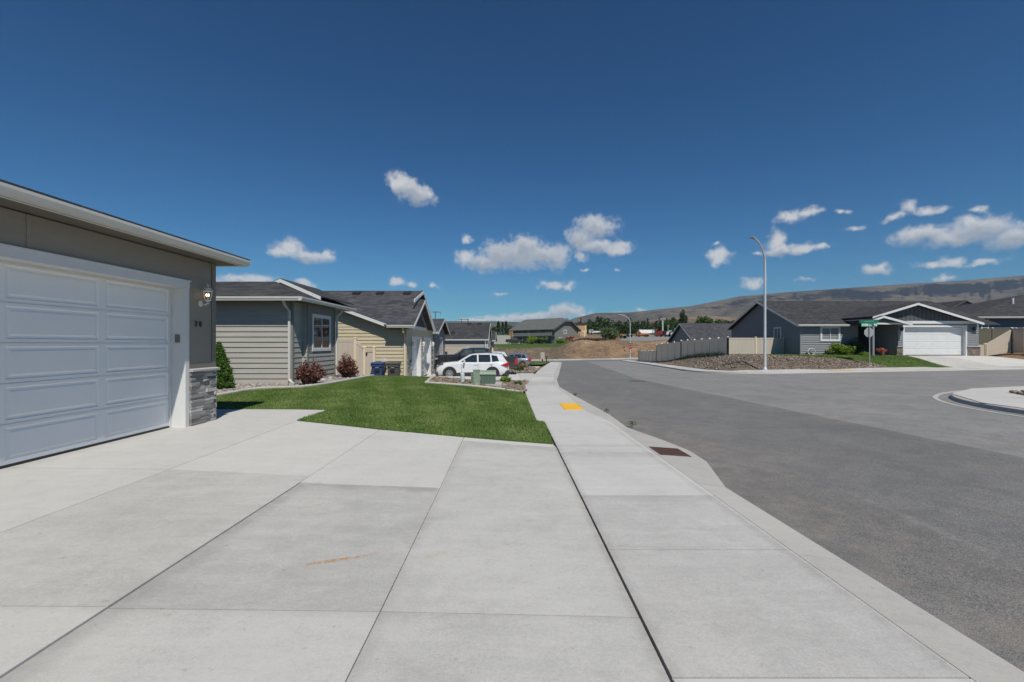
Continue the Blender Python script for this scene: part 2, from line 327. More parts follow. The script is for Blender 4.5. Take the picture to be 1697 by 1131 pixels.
sign_g = paint('green_sign', (0.02, 0.20, 0.11), 0.4, 0.06)
sign_pg = paint('faded_green_sign', (0.12, 0.36, 0.25), 0.4, 0.08)
sign_r = paint('red_sign', (0.42, 0.015, 0.02), 0.4, 0.06)
letter = paint('white_lettering', (0.8, 0.8, 0.8), 0.5, 0.02)
orange_w = paint('orange_wood', (0.50, 0.24, 0.11), 0.6, 0.15)
tan_w = paint('tan_stucco', (0.46, 0.30, 0.18), 0.8, 0.08)
pole_w = paint('weathered_wood', (0.05, 0.045, 0.04), 0.9, 0.2)
deck_m = paint('grey_railing', (0.42, 0.41, 0.39), 0.7, 0.08)
pvc = paint('white_pipe', (0.55, 0.66, 0.64), 0.45, 0.06)
lampw = paint('cast_white_metal', (0.62, 0.60, 0.55), 0.45, 0.06)
bulb_m = emit('lit_bulb', (1.0, 0.72, 0.38), 5.0)
num_m = paint('house_number_metal', (0.045, 0.042, 0.042), 0.4, 0.1)
keyp = paint('keypad_plastic', (0.16, 0.145, 0.125), 0.5, 0.08)
bark = paint('bark', (0.09, 0.07, 0.055), 0.95, 0.3, scale=6, bstr=.5)
lf_arb = leafmat('arborvitae_leaf', (0.035, 0.085, 0.012), (0.075, 0.160, 0.022), (0.15, 0.25, 0.05), 0.3)
lf_red = leafmat('ninebark_leaf', (0.055, 0.017, 0.016), (0.145, 0.052, 0.042), (0.48, 0.28, 0.21), 0.25, 0.4)
lf_lime = leafmat('lime_leaf', (0.085, 0.16, 0.012), (0.18, 0.28, 0.025), (0.34, 0.42, 0.08), 0.35)
lf_dark = leafmat('dark_leaf', (0.025, 0.045, 0.015), (0.050, 0.085, 0.028), (0.10, 0.14, 0.055), 0.25, patch=.2)
lf_mid = leafmat('mid_leaf', (0.032, 0.068, 0.014), (0.068, 0.120, 0.028), (0.13, 0.19, 0.06), 0.3, patch=.3)
lf_sage = leafmat('sage_leaf', (0.055, 0.095, 0.035), (0.11, 0.16, 0.065), (0.20, 0.25, 0.12), 0.3, patch=.3)
lf_blue = leafmat('blue_spruce_needle', (0.04, 0.07, 0.06), (0.08, 0.12, 0.105), (0.15, 0.19, 0.17), 0.2, patch=.3)
lf_pop = leafmat('poplar_leaf', (0.020, 0.040, 0.012), (0.045, 0.078, 0.024), (0.085, 0.125, 0.045), 0.25, patch=.3)
lf_dry = leafmat('dry_grass_leaf', (0.20, 0.13, 0.06), (0.36, 0.24, 0.10), (0.50, 0.36, 0.14), 0.3)
lf_pink = leafmat('flower_petal', (0.35, 0.05, 0.08), (0.5, 0.14, 0.08), (0.55, 0.35, 0.2), 0.3)

def groundmat():
    m, t, b = newmat('terrain'); v = coord(t)
    s = t.node('ShaderNodeSeparateXYZ'); t.l.new(v, s.inputs[0]); X, Y = s.outputs[0], s.outputs[1]
    u = t.math('DIVIDE', X, t.math('MAXIMUM', Y, 1.0))
    n1 = t.noise(v, 0.12, 6, 0.65); n2 = t.noise(v, 0.9, 7, 0.7); n3 = t.noise(v, 0.02, 5, 0.6)
    f = t.math('ADD', t.math('MULTIPLY', n1, 0.55), t.math('MULTIPLY', n2, 0.5))
    dry = t.ramp(f, [(0.36, (0.095, 0.072, 0.050)), (0.52, (0.175, 0.138, 0.098)), (0.66, (0.27, 0.21, 0.15))])
    org = t.ramp(f, [(0.36, (0.11, 0.075, 0.050)), (0.52, (0.225, 0.150, 0.092)), (0.66, (0.37, 0.255, 0.155))])
    grn = t.ramp(f, [(0.3, (0.035, 0.07, 0.018)), (0.6, (0.075, 0.115, 0.032)), (0.8, (0.13, 0.14, 0.06))])
    far = t.ramp(t.math('ADD', n3, t.math('MULTIPLY', n1, 0.2)), [(0.35, (0.05, 0.075, 0.03)), (0.6, (0.15, 0.13, 0.08)), (0.8, (0.22, 0.17, 0.11))])
    wig = t.math('ADD', u, t.math('MULTIPLY', t.math('SUBTRACT', n1, 0.5), 0.16))
    c = t.mix(t.smooth(wig, 0.085, 0.15), dry, org)
    gy = t.math('MULTIPLY', t.smooth(t.math('ADD', Y, t.math('MULTIPLY', n2, 5)), 130, 133), t.smooth(u, 0.15, 0.12))
    c = t.mix(gy, c, grn)
    c = t.mix(t.smooth(Y, 185, 240), c, far)
    t.l.new(c, b.inputs['Base Color']); b.inputs['Roughness'].default_value = 0.95; b.inputs['Specular IOR Level'].default_value = 0.15
    bump(t, b, n2, 1.0, 0.25)
    return m
terrain_m = groundmat()
def hillmat(name, cols, cliff):
    m, t, b = newmat(name); v = coord(t)
    g = t.node('ShaderNodeNewGeometry'); s = t.node('ShaderNodeSeparateXYZ'); t.l.new(g.outputs['Normal'], s.inputs[0])
    n1 = t.noise(v, 0.0016, 7, 0.62, 0.5); n2 = t.noise(t.vmath('MULTIPLY', v, (1, 1, 5)), 0.011, 6, 0.7)
    f = t.math('ADD', t.math('MULTIPLY', n1, 0.6), t.math('MULTIPLY', n2, 0.45))
    c = t.ramp(f, [(0.40, cols[0]), (0.52, cols[1]), (0.63, cols[2])])
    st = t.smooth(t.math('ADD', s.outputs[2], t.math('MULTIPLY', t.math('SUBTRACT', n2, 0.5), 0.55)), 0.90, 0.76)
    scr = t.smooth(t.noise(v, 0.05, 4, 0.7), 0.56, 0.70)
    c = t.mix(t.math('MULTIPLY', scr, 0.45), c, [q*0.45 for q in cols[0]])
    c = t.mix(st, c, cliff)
    t.l.new(c, b.inputs['Base Color']); b.inputs['Roughness'].default_value = 1.0; b.inputs['Specular IOR Level'].default_value = 0.0
    bump(t, b, n2, 0.9, 14)
    return m
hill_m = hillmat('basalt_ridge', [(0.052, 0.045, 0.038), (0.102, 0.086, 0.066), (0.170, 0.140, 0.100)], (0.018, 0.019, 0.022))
hill_b = hillmat('brown_foothill', [(0.070, 0.050, 0.038), (0.130, 0.092, 0.062), (0.23, 0.18, 0.115)], (0.05, 0.045, 0.04))
hill_l = hillmat('dark_far_hill', [(0.045, 0.052, 0.038), (0.075, 0.078, 0.055), (0.12, 0.11, 0.08)], (0.05, 0.05, 0.045))

# ------------------------------------------------------------------ mesh helpers
ORG = {}
COL = sc.collection
def props(o, label=None, cat=None, group=None, kind=None):
    if label: o['label'] = label
    if cat: o['category'] = cat
    if group: o['group'] = group
    if kind: o['kind'] = kind
    return o
def thing(name, loc, label, cat, group=None):
    o = bpy.data.objects.new(name, None); COL.objects.link(o); o.location = loc; o.empty_display_size = 0.2
    ORG[o.name] = Vector(loc); return props(o, label, cat, group)
def link(name, me, mat, parent=None):
    o = bpy.data.objects.new(name, me); COL.objects.link(o)
    if mat is not None: me.materials.append(mat)
    if parent is not None: o.parent = parent; ORG[o.name] = ORG[parent.name]
    else: ORG[o.name] = Vector((0, 0, 0))
    return o
def copy_tree(o, parent=None):
    c = o.copy(); COL.objects.link(c); c.parent = parent; ORG[c.name] = ORG[o.name]
    for ch in o.children: copy_tree(ch, c)
    return c
def frame(p0, p1, flip=False):
    """(s along p0->p1, o outwards, z) -> world; outwards = right-hand side of the walking direction, or left when flipped"""
    dx, dy = p1[0]-p0[0], p1[1]-p0[1]; L = math.hypot(dx, dy); ux, uy = dx/L, dy/L
    nx, ny = (uy, -ux) if not flip else (-uy, ux)
    f = lambda s, o, z: (p0[0]+ux*s+nx*o, p0[1]+uy*s+ny*o, z)
    f.L = L
    return f
class MB:
    def __init__(s): s.v = []; s.f = []; s.parts = []
    def add(s, vs, fs):
        s.parts.append((list(vs), list(fs))); b = len(s.v); s.v.extend(vs); s.f.extend([tuple(b+i for i in f) for f in fs]); return s
    def box(s, x0, x1, y0, y1, z0, z1, fr=None):
        p = [(x, y, z) for z in (z0, z1) for y in (y0, y1) for x in (x0, x1)]
        if fr: p = [fr(*q) for q in p]
        return s.add(p, [(0, 2, 3, 1), (4, 5, 7, 6), (0, 1, 5, 4), (2, 6, 7, 3), (0, 4, 6, 2), (1, 3, 7, 5)])
    def prism(s, pts, vec):
        n = len(pts); q = [tuple(a+b for a, b in zip(p, vec)) for p in pts]
        return s.add(list(pts)+q, [tuple(range(n-1, -1, -1)), tuple(range(n, 2*n))]+[(i, (i+1) % n, n+(i+1) % n, n+i) for i in range(n)])
    def poly(s, pts): return s.add(list(pts), [tuple(range(len(pts)))])
    def bar(s, p0, p1, w, h, drop=0.0):
        a, b = Vector(p0), Vector(p1); d = (b-a); n = Vector((d.y, -d.x, 0)); n = n.normalized() if n.length > 1e-6 else Vector((1, 0, 0))
        n *= w/2
        pts = [a-n, a+n, b+n, b-n]
        lo = [tuple(q-Vector((0, 0, drop+h))) for q in pts]; hi = [tuple(q-Vector((0, 0, drop))) for q in pts]
        return s.add(lo+hi, [(3, 2, 1, 0), (4, 5, 6, 7), (0, 1, 5, 4), (1, 2, 6, 5), (2, 3, 7, 6), (3, 0, 4, 7)])
    def tube(s, path, r, n=8):
        path = [Vector(p) for p in path]; rs = r if hasattr(r, '__len__') else [r]*len(path); vs = []; fs = []
        for i, p in enumerate(path):
            d = (path[min(i+1, len(path)-1)]-path[max(i-1, 0)]).normalized()
            a = d.orthogonal() if abs(d.z) > 0.9 else Vector((-d.y, d.x, 0))
            if abs(d.z) > 0.9: a = Vector((1, 0, 0)) - d*d.x
            a.normalize(); b = d.cross(a)
            for k in range(n):
                th = 2*math.pi*(k+0.5)/n; vs.append(tuple(p+(a*math.cos(th)+b*math.sin(th))*rs[i]))
        for i in range(len(path)-1):
            for k in range(n):
                k2 = (k+1) % n; fs.append((i*n+k, i*n+k2, (i+1)*n+k2, (i+1)*n+k))
        fs.append(tuple(range(n-1, -1, -1))); fs.append(tuple((len(path)-1)*n+k for k in range(n)))
        return s.add(vs, fs)
    def lathe(s, prof, c=(0, 0, 0), n=16, axis='z', cap=True):
        vs = []; fs = []
        for (r, h) in prof:
            for k in range(n):
                th = 2*math.pi*k/n; a, b = r*math.cos(th), r*math.sin(th)
                vs.append((c[0]+a, c[1]+b, c[2]+h) if axis == 'z' else ((c[0]+a, c[1]+h, c[2]+b) if axis == 'y' else (c[0]+h, c[1]+a, c[2]+b)))
        for i in range(len(prof)-1):
            for k in range(n):
                k2 = (k+1) % n; fs.append((i*n+k, i*n+k2, (i+1)*n+k2, (i+1)*n+k))
        if cap: fs.append(tuple(range(n-1, -1, -1))); fs.append(tuple((len(prof)-1)*n+k for k in range(n)))
        return s.add(vs, fs)
    def build(s, name, mat, parent=None, smooth=False, bevel=0.0, recalc=True):
        o0 = ORG[parent.name] if parent is not None else Vector((0, 0, 0))
        me = bpy.data.meshes.new(name)
        me.from_pydata([(a-o0.x, b-o0.y, c-o0.z) for a, b, c in s.v], [], s.f)
        bm = bmesh.new(); bm.from_mesh(me)
        if recalc: bmesh.ops.recalc_face_normals(bm, faces=bm.faces)
        if bevel: bmesh.ops.bevel(bm, geom=[e for e in bm.edges if len(e.link_faces) == 2 and e.calc_face_angle(0) > 0.6], offset=bevel, segments=2, profile=0.6, affect='EDGES', clamp_overlap=True)
        uvl = bm.loops.layers.uv.new('UVMap')
        for f in bm.faces:
            n = f.normal
            uu = Vector((0, 0, 1)).cross(n)
            uu = uu.normalized() if uu.length > 0.05 else Vector((1, 0, 0))
            vv = n.cross(uu)
            for l in f.loops: l[uvl].uv = (l.vert.co.dot(uu), l.vert.co.dot(vv))
            f.smooth = smooth
        bm.to_mesh(me); bm.free()
        if smooth and hasattr(me, 'set_sharp_from_angle'): me.set_sharp_from_angle(angle=R(38))
        return link(name, me, mat, parent)
def build_each(mb, name, mat, parent, **kw):   # every board an object of its own
    for vs, fs in mb.parts: MB().add(vs, fs).build(name, mat, parent, **kw)
def raw_mesh(name, verts, faces_k, mat, parent=None):
    """verts (N,3) numpy, faces (M,k) numpy"""
    o0 = ORG[parent.name] if parent is not None else Vector((0, 0, 0))
    verts = np.asarray(verts, np.float32)-np.array(o0, np.float32)
    me = bpy.data.meshes.new(name); M, k = faces_k.shape
    me.vertices.add(len(verts)); me.vertices.foreach_set('co', verts.ravel())
    me.loops.add(M*k); me.loops.foreach_set('vertex_index', faces_k.astype(np.int32).ravel())
    me.polygons.add(M); me.polygons.foreach_set('loop_start', np.arange(0, M*k, k, dtype=np.int32))
    try: me.polygons.foreach_set('loop_total', np.full(M, k, np.int32))
    except Exception: pass
    me.update(calc_edges=True); me.validate()
    return link(name, me, mat, parent)

# ------------------------------------------------------------------ lie of the land
def sm(a, b, x): t = np.clip((x-a)/(b-a), 0, 1); return t*t*(3-2*t)
def tab(y, t): return np.interp(y, [p[0] for p in t], [p[1] for p in t])
LEFT = [(-80, 0), (11, 0), (14, .10), (19.6, .10), (22.0, -.45), (31, -.60), (36, -.72), (45, -.92), (60, -1.26), (96, -2.0)]
def S(y): return -.021*np.clip(y, -30, 96)
def P(x, y): return S(y)+.018*np.clip(x-8, 0, 60)
def XC(y): return np.interp(y, [28, 33, 47, 63, 80, 96], [16, 13.6, 15, 17.2, 18.5, 20])
def H(x, y):
    x = np.asarray(x, float); y = np.asarray(y, float)
    t = np.clip((x+5.5)/6.25, 0, 1)**2; L = tab(y, LEFT)
    z = np.where(x < .75, L+(S(y)-L)*t, P(x, y))
    T = tab(y, [(28, .5), (38, .52), (52, .40), (58, -.2), (63, -.85), (96, -1.7)])+np.clip(x-38, 0, 9)*.12
    d = np.minimum(x-XC(y)-1.7, y-32.3)
    z = z+(T-z)*sm(0, 3.6, d)*(y < 96.01)
    u = x/np.maximum(y, 1); r = sm(.085, .17, u)
    zl = tab(y, [(96, -2), (99, -1.9), (125, .2), (150, 1.2), (172, 1.7), (300, 6), (2500, 78), (6000, 200)])
    zr = tab(y, [(96, -2), (99, -1.8), (121, 1.9), (126, 2.2), (180, 4.4), (300, 8), (2500, 78), (6000, 200)])
    far = zl+(zr-zl)*r+0.35*np.sin(x*.21+y*.13)*sm(99, 108, y)*sm(140, 120, y)+.25*np.sin(x*.5-y*.31)*sm(99, 108, y)*sm(140, 120, y)
    return np.where(y > 96, far, z)
def h(x, y): return float(H(x, y))
def sheet(name, polys, zf, mat, step=1.0, skirt=0.0, parent=None, kind='structure'):
    bm = bmesh.new()
    for poly in polys:
        vs = [bm.verts.new((p[0], p[1], 0)) for p in poly]; bm.faces.new(vs)
    bmesh.ops.triangulate(bm, faces=bm.faces[:])
    xs = [v.co.x for v in bm.verts]; ys = [v.co.y for v in bm.verts]
    for ax, lo, hi in ((0, min(xs), max(xs)), (1, min(ys), max(ys))):
        k = math.ceil(lo/step+1e-6)*step
        while k < hi-1e-6:
            pc = (k, 0, 0) if ax == 0 else (0, k, 0); pn = (1, 0, 0) if ax == 0 else (0, 1, 0)
            bmesh.ops.bisect_plane(bm, geom=bm.verts[:]+bm.edges[:]+bm.faces[:], plane_co=pc, plane_no=pn, dist=1e-5); k += step
    bmesh.ops.recalc_face_normals(bm, faces=bm.faces)
    for f in bm.faces:
        if f.normal.z < 0: f.normal_flip()
    for v in bm.verts: v.co.z = float(zf(v.co.x, v.co.y))
    if skirt:
        be = [e for e in bm.edges if len(e.link_faces) == 1]
        ret = bmesh.ops.extrude_edge_only(bm, edges=be)
        for g in ret['geom']:
            if isinstance(g, bmesh.types.BMVert): g.co.z -= skirt
    me = bpy.data.meshes.new(name); bm.to_mesh(me); bm.free()
    o = link(name, me, mat, parent)
    if kind and parent is None: o['kind'] = kind
    return o
def inpoly(px_, py_, poly):
    inside = np.zeros(len(px_), bool); n = len(poly); j = n-1
    for i in range(n):
        xi, yi = poly[i]; xj, yj = poly[j]
        c = ((yi > py_) != (yj > py_)) & (px_ < (xj-xi)*(py_-yi)/(yj-yi+1e-12)+xi)
        inside ^= c; j = i
    return inside
def scatter(poly, n, rng):
    xs = [p[0] for p in poly]; ys = [p[1] for p in poly]
    x = rng.uniform(min(xs), max(xs), n*4); y = rng.uniform(min(ys), max(ys), n*4)
    k = inpoly(x, y, poly); return x[k][:n], y[k][:n]
def grass(name, poly, n, zf, hgt, wid, label, seed):
    rng = np.random.default_rng(seed); x, y = scatter(poly, n, rng); n = len(x); z = zf(x, y)
    a = rng.uniform(0, 2*np.pi, n); hh = hgt*rng.uniform(.55, 1.25, n); w = wid*rng.uniform(.6, 1.2, n)
    lean = rng.normal(0, .5, (n, 2))*hh[:, None]
    dx, dy = np.cos(a)*w, np.sin(a)*w
    V = np.empty((n, 3, 3)); V[:, 0] = np.stack([x-dx, y-dy, z-.005], 1); V[:, 1] = np.stack([x+dx, y+dy, z-.005], 1)
    V[:, 2] = np.stack([x+lean[:, 0], y+lean[:, 1], z+hh], 1)
    o = raw_mesh(name, V.reshape(-1, 3), np.arange(3*n).reshape(n, 3), grass_m)
    return props(o, label, 'grass', kind='stuff')
_ico = None
def ico():
    global _ico
    if _ico is None:
        bm = bmesh.new(); bmesh.ops.create_icosphere(bm, subdivisions=1, radius=1.0)
        v = np.array([q.co[:] for q in bm.verts]); bm.verts.index_update(); f = np.array([[q.index for q in g.verts] for g in bm.faces]); bm.free(); _ico = (v, f)
    return _ico
def rocks(name, poly, n, zf, size, mat, label, seed, cat='rocks'):
    rng = np.random.default_rng(seed); x, y = scatter(poly, n, rng); n = len(x); z = zf(x, y)
    v, f = ico(); k = len(v)
    s = size*rng.lognormal(0, .38, n)
    sc3 = np.stack([s*rng.uniform(.7, 1.3, n), s*rng.uniform(.7, 1.3, n), s*rng.uniform(.4, .75, n)], 1)
    a = rng.uniform(0, 6.28, n); ca, sa = np.cos(a), np.sin(a)
    V = v[None]*(1+rng.normal(0, .16, (n, k, 1)))*sc3[:, None]
    X = V[..., 0]*ca[:, None]-V[..., 1]*sa[:, None]+x[:, None]; Y = V[..., 0]*sa[:, None]+V[..., 1]*ca[:, None]+y[:, None]
    Z = V[..., 2]+z[:, None]+sc3[:, 2:3]*.5
    o = raw_mesh(name, np.stack([X, Y, Z], -1).reshape(-1, 3), (f[None]+k*np.arange(n)[:, None, None]).reshape(-1, 3), mat)
    return props(o, label, cat, kind='stuff')
def leaves(name, pts, size, mat, parent, seed, up=0.0, elong=1.6):
    rng = np.random.default_rng(seed); n = len(pts)
    a = rng.normal(0, 1, (n, 3)); a /= np.linalg.norm(a, axis=1)[:, None]
    b = rng.normal(0, 1, (n, 3)); b[:, 2] += up; b -= a*(a*b).sum(1)[:, None]; b /= np.linalg.norm(b, axis=1)[:, None]
    s = (size*rng.uniform(.6, 1.3, n))[:, None]
    V = np.stack([pts-b*s*elong*.5, pts+a*s*.5, pts+b*s*elong*.5, pts-a*s*.5], 1)
    return raw_mesh(name, V.reshape(-1, 3), np.arange(4*n).reshape(n, 4), mat, parent)
def crown(c, r, n, seed, clumps=26, cr=.34, fill=.25):
    """points of a crown: leaf clumps over an uneven ellipsoid"""
    rng = np.random.default_rng(seed)
    d = rng.normal(0, 1, (clumps, 3)); d /= np.linalg.norm(d, axis=1)[:, None]
    cc = d*rng.uniform(.45, .92, (clumps, 1))
    w = rng.uniform(.6, 1.5, clumps); idx = rng.choice(clumps, n, p=w/w.sum())
    g = rng.normal(0, 1, (n, 3)); g /= np.linalg.norm(g, axis=1)[:, None]
    p = cc[idx]+g*(rng.uniform(.25, 1, (n, 1))**.6)*cr*w[idx][:, None]
    k = rng.uniform(0, 1, n) < fill; p[k] = g[k]*rng.uniform(0, .8, (k.sum(), 1))
    return np.asarray(c)+p*np.asarray(r)
# ================================================================== SETTING
def ground():
    xs = np.concatenate([-np.geomspace(9000, 46, 26), np.arange(-44, 62, 1.0), np.geomspace(64, 9000, 28)])
    ys = np.concatenate([-np.geomspace(3000, 34, 10), np.arange(-32, 134, 1.0), np.arange(135, 200, 4.0), np.geomspace(204, 9000, 30)])
    X, Y = np.meshgrid(xs, ys); Z = H(X, Y)-.20*sm(97.5, 95.5, Y)
    nx, ny = len(xs), len(ys)
    rng = np.random.default_rng(3)
    bank = sm(99, 104, Y)*sm(132, 122, Y); Z = Z+bank*rng.normal(0, .15, Z.shape)
    V = np.stack([X, Y, Z], -1).reshape(-1, 3)
    i = np.arange(nx*ny).reshape(ny, nx)
    F = np.stack([i[:-1, :-1], i[:-1, 1:], i[1:, 1:], i[1:, :-1]], -1).reshape(-1, 4)
    o = raw_mesh('ground', V, F, terrain_m); o['kind'] = 'structure'
    for p in o.data.polygons: p.use_smooth = True
ground()
def hill(name, mat, prof, y0, yc, y1, zbase, seed, cliff=False, nu=420):
    """a range of hills: crest profile (bearing -> rise), from its foot at y0 to its crest at yc"""
    us = np.linspace(prof[0][0], prof[-1][0], nu); ts = np.concatenate([np.linspace(0, .74, 45), np.linspace(.75, .9, 40), np.linspace(.91, 1, 12), np.linspace(1.05, 1.6, 8)])
    U, T = np.meshgrid(us, ts); Y = np.where(T <= 1, y0+(yc-y0)*T, yc+(y1-yc)*(T-1)/.6)
    crest = np.interp(U, [p[0] for p in prof], [p[1] for p in prof])*yc+1.5
    g = np.interp(T, [0, .5, .77, .80, .85, .93, 1.0, 1.6], [0, .38, .64, .70, .87, .95, 1.0, .6] if cliff else [0, .40, .68, .71, .80, .92, 1.0, .5])
    rng = np.random.default_rng(seed); N = np.zeros_like(U); G = np.zeros_like(U)
    for k in range(1, 9):
        fu = rng.uniform(8, 14)*1.75**k*.35; ft = rng.uniform(.6, 1.2)*k*1.3; ph = rng.uniform(0, 6.28, 3)
        N += np.sin(U*fu*2+ph[0]+1.5*np.sin(T*ft*3+ph[1]))*np.sin(T*ft*3+ph[2]+U*fu*.5)/1.5**k
        G += np.abs(np.sin(U*fu*3+ph[2]+.8*np.sin(T*3+ph[0])))/1.45**k
    env = np.sin(np.pi*np.clip(T, 0, 1))
    Z = zbase+(crest-zbase)*g+env*(N*.06-(G-G.mean())*.045)*(crest-zbase)*1.3
    if cliff:
        Z += (crest-zbase)*.022*np.clip(N*2, -1, 1)*np.exp(-((T-.82)/.05)**2)
        for k, (fq, am) in enumerate(((160, .012), (310, .009), (620, .006))): Z += (crest-zbase)*am*np.sin(U*fq+3*np.sin(U*fq*.31+k)+T*6)*np.exp(-((T-.81)/.07)**2)
    Z -= (T < .005)*30
    V = np.stack([U*Y, Y, Z], -1).reshape(-1, 3); nt = len(ts)
    i = np.arange(nu*nt).reshape(nt, nu)
    F = np.stack([i[:-1, :-1], i[:-1, 1:], i[1:, 1:], i[1:, :-1]], -1).reshape(-1, 4)
    o = raw_mesh(name, V, F, mat); o['kind'] = 'structure'
    for p in o.data.polygons: p.use_smooth = True
    return o
def pr(pts): return [((a-846)/754, (570-b)/754) for a, b in pts]
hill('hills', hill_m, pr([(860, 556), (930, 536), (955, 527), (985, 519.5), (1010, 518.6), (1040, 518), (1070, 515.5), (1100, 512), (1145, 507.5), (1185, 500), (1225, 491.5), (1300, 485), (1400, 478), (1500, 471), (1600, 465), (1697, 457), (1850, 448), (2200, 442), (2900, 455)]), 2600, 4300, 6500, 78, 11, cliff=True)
hill('hills', hill_b, pr([(940, 553), (985, 545), (1040, 537), (1085, 530), (1130, 527), (1180, 524), (1240, 528), (1330, 531), (1500, 528), (1800, 534)]), 1150, 2000, 2500, 32, 23)
hill('hills', hill_l, pr([(-500, 520), (100, 526), (500, 530), (700, 533.5), (760, 532.5), (830, 533), (880, 535), (940, 541), (1010, 551)]), 2200, 4600, 6500, 66, 31)
hill('hills', hill_b, pr([(-300, 548), (400, 545), (760, 544), (840, 546), (900, 552), (960, 560)]), 600, 1100, 1500, 14, 37)

def inset(poly, g):
    cx = sum(p[0] for p in poly)/len(poly); cy = sum(p[1] for p in poly)/len(poly)
    return [(x+(g if x < cx else -g), y+(g if y < cy else -g)) for x, y in poly]
# driveway of the near house, poured in slabs
g_ = .006
dz_new = lambda x, y: H(x, y)-.010*((x > -2.32) & (y < 5.02) if x < -.76 else True)
slabs = [[(-6.16, -2), (-4.02, -2), (-4.05, 2.62), (-6.16, 2.62)], [(-6.16, 2.62), (-4.05, 2.62), (-4.09, 5.45), (-6.16, 5.5)],
         [(-4.02, -2), (-2.32, -2), (-2.32, 2.62), (-4.05, 2.62)], [(-4.05, 2.62), (-2.32, 2.62), (-2.32, 5.25), (-4.09, 5.45)],
         [(-4.09, 5.45), (-2.32, 5.25), (-2.34, 8.17), (-4.18, 8.90)], [(-2.32, 5.02), (-.765, 4.95), (-.79, 7.74), (-2.34, 8.17)],
         [(-2.32, -2), (-.745, -2), (-.75, 2.62), (-2.32, 2.62)], [(-2.32, 2.62), (-.75, 2.62), (-.765, 4.95), (-2.32, 5.02)],
         [(-.745, -2), (.7385, -2), (.7385, 2.60), (-.75, 2.62)], [(-.75, 2.62), (.7385, 2.60), (.735, 7.30), (-.785, 7.46)], [(-.785, 7.46), (.735, 7.30), (.70, 7.53), (-.79, 7.74)]]
slabs = [inset(s, .0032) for s in slabs]
slabs.append([(-6.16, 5.51), (-4.095, 5.46), (-4.185, 8.92), (-4.14, 10.35), (-7.4, 10.55), (-7.4, 9.06), (-6.16, 9.06)])
sheet('driveway', slabs, dz_new, conc, 1.0, .09)
sheet('slab_base', [[(-6.6, -3), (2.2, -3), (2.2, 10), (-6.6, 10)]], lambda x, y: H(x, y)-.045, joint_m, .5)
# pavement
WL = lambda y: float(np.interp(y, [9.92, 9.93, 16.4, 21, 42.5, 79], [.748, .59, .56, .60, 2.7, 7.0]))
WR = lambda y: float(np.interp(y, [0, 9.92, 11.9, 16.4, 21, 33, 79], [2.105, 2.2, 1.95, 2.06, 2.0, 3.2, 8.5]))
ybr = [-2.0, -.6, .75, 2.10, 3.47, 4.79, 6.15, 7.44, 9.92, 13.2, 16.4]
while ybr[-1] < 78: ybr.append(ybr[-1]+1.55)
wk = []
for a, b in zip(ybr[:-1], ybr[1:]):
    e = .005
    if a < 9.9: wk.append([(.748, a+e), (WR(a)-.004, a+e), (WR(b)-.004, b-e), (.748, b-e)])
    else:
        mid = [(WR(11.9)-.004, 11.9)] if a < 11.9 < b else []
        wk.append([(WL(a+.02), a+e), (WR(a)-.004, a+e)]+mid+[(WR(b)-.004, b-e), (WL(b), b-e)])
wz = lambda x, y: S(y)+.002
sheet('sidewalk', wk, wz, walkc, 3.0, .10)
ko = [(2.52, -3), (2.49, 2), (2.48, 5.25), (2.80, 6.5), (2.84, 7.2), (2.72, 8.1), (2.43, 9.5), (2.50, 11.6), (2.34, 16.4), (2.25, 21), (2.75, 27), (3.5, 33), (8.9, 79)]
ki = [(8.5, 79), (3.2, 33), (2.6, 27), (2.0, 21), (2.06, 16.4), (1.95, 11.9), (2.2, 9.92), (2.15, 5.25), (2.12, 2), (2.105, -3)]
koy = [p[1] for p in ko]; kox = [p[0] for p in ko]
def kz(x, y):
    xi = WR(y); xo = float(np.interp(y, koy, kox)); f = min(1, max(0, (x-xi)/(xo-xi+1e-6)))
    return S(y)-.045*f
def kpoly(a, b):
    o_ = [(float(np.interp(a, koy, kox)), a)]+[p for p in ko if a+.01 < p[1] < b-.01]+[(float(np.interp(b, koy, kox)), b)]
    i_ = [(WR(b)+.004, b)]+[(WR(y), y) for y in (21, 16.4, 11.9, 9.92) if a+.01 < y < b-.01]+[(WR(a)+.004, a)]
    return o_+i_
kb = [-3, .75, 3.4, 5.25, 9.3, 13.2, 16.4, 20, 23, 26, 29, 32, 36, 40, 46, 54, 64, 78.5]
sheet('kerb', [kpoly(a+.004, b-.004) for a, b in zip(kb[:-1], kb[1:])], kz, kerbc, .4, .12)
# carriageway
seam = [(7.72, -30), (7.68, 10), (7.72, 28), (8.3, 33), (13.5, 80)]
rz = lambda x, y: P(x, y)-.06
left_edge = [(2.1, -30), (2.1, 5), (2.3, 9.7), (2.1, 16.4), (2.05, 21), (2.9, 30), (3.3, 33), (8.7, 80)]
sheet('road', [seam+left_edge[::-1]], rz, asph_d, 3.0)
RIGHT = [(12.6, -30), (12.6, 11), (14.8, 15.3), (18, 17.0), (120, 17.0), (120, 31.2), (18, 31.2), (15.3, 33.3), (14.5, 36.5), (15.7, 46.8), (17.9, 63.6), (19.2, 80)]
sheet('side_street', [seam[::-1][0:0]+[(7.72, -30)]+RIGHT+[(13.5, 80), (8.3, 33), (7.72, 28), (7.68, 10)]], rz, asph_l, 3.0)
sheet('cross_street', [[(-150, 80), (150, 80), (150, 95.3), (-150, 95.3)]], rz, asph_d, 3.0)
sheet('sidewalk', [[(-150+3*k+.01, 95.2), (-147+3*k-.01, 95.2), (-147+3*k-.01, 97.3), (-150+3*k+.01, 97.3)] for k in range(60)], lambda x, y: P(x, y)+.16, walkc, 3.0, .3)
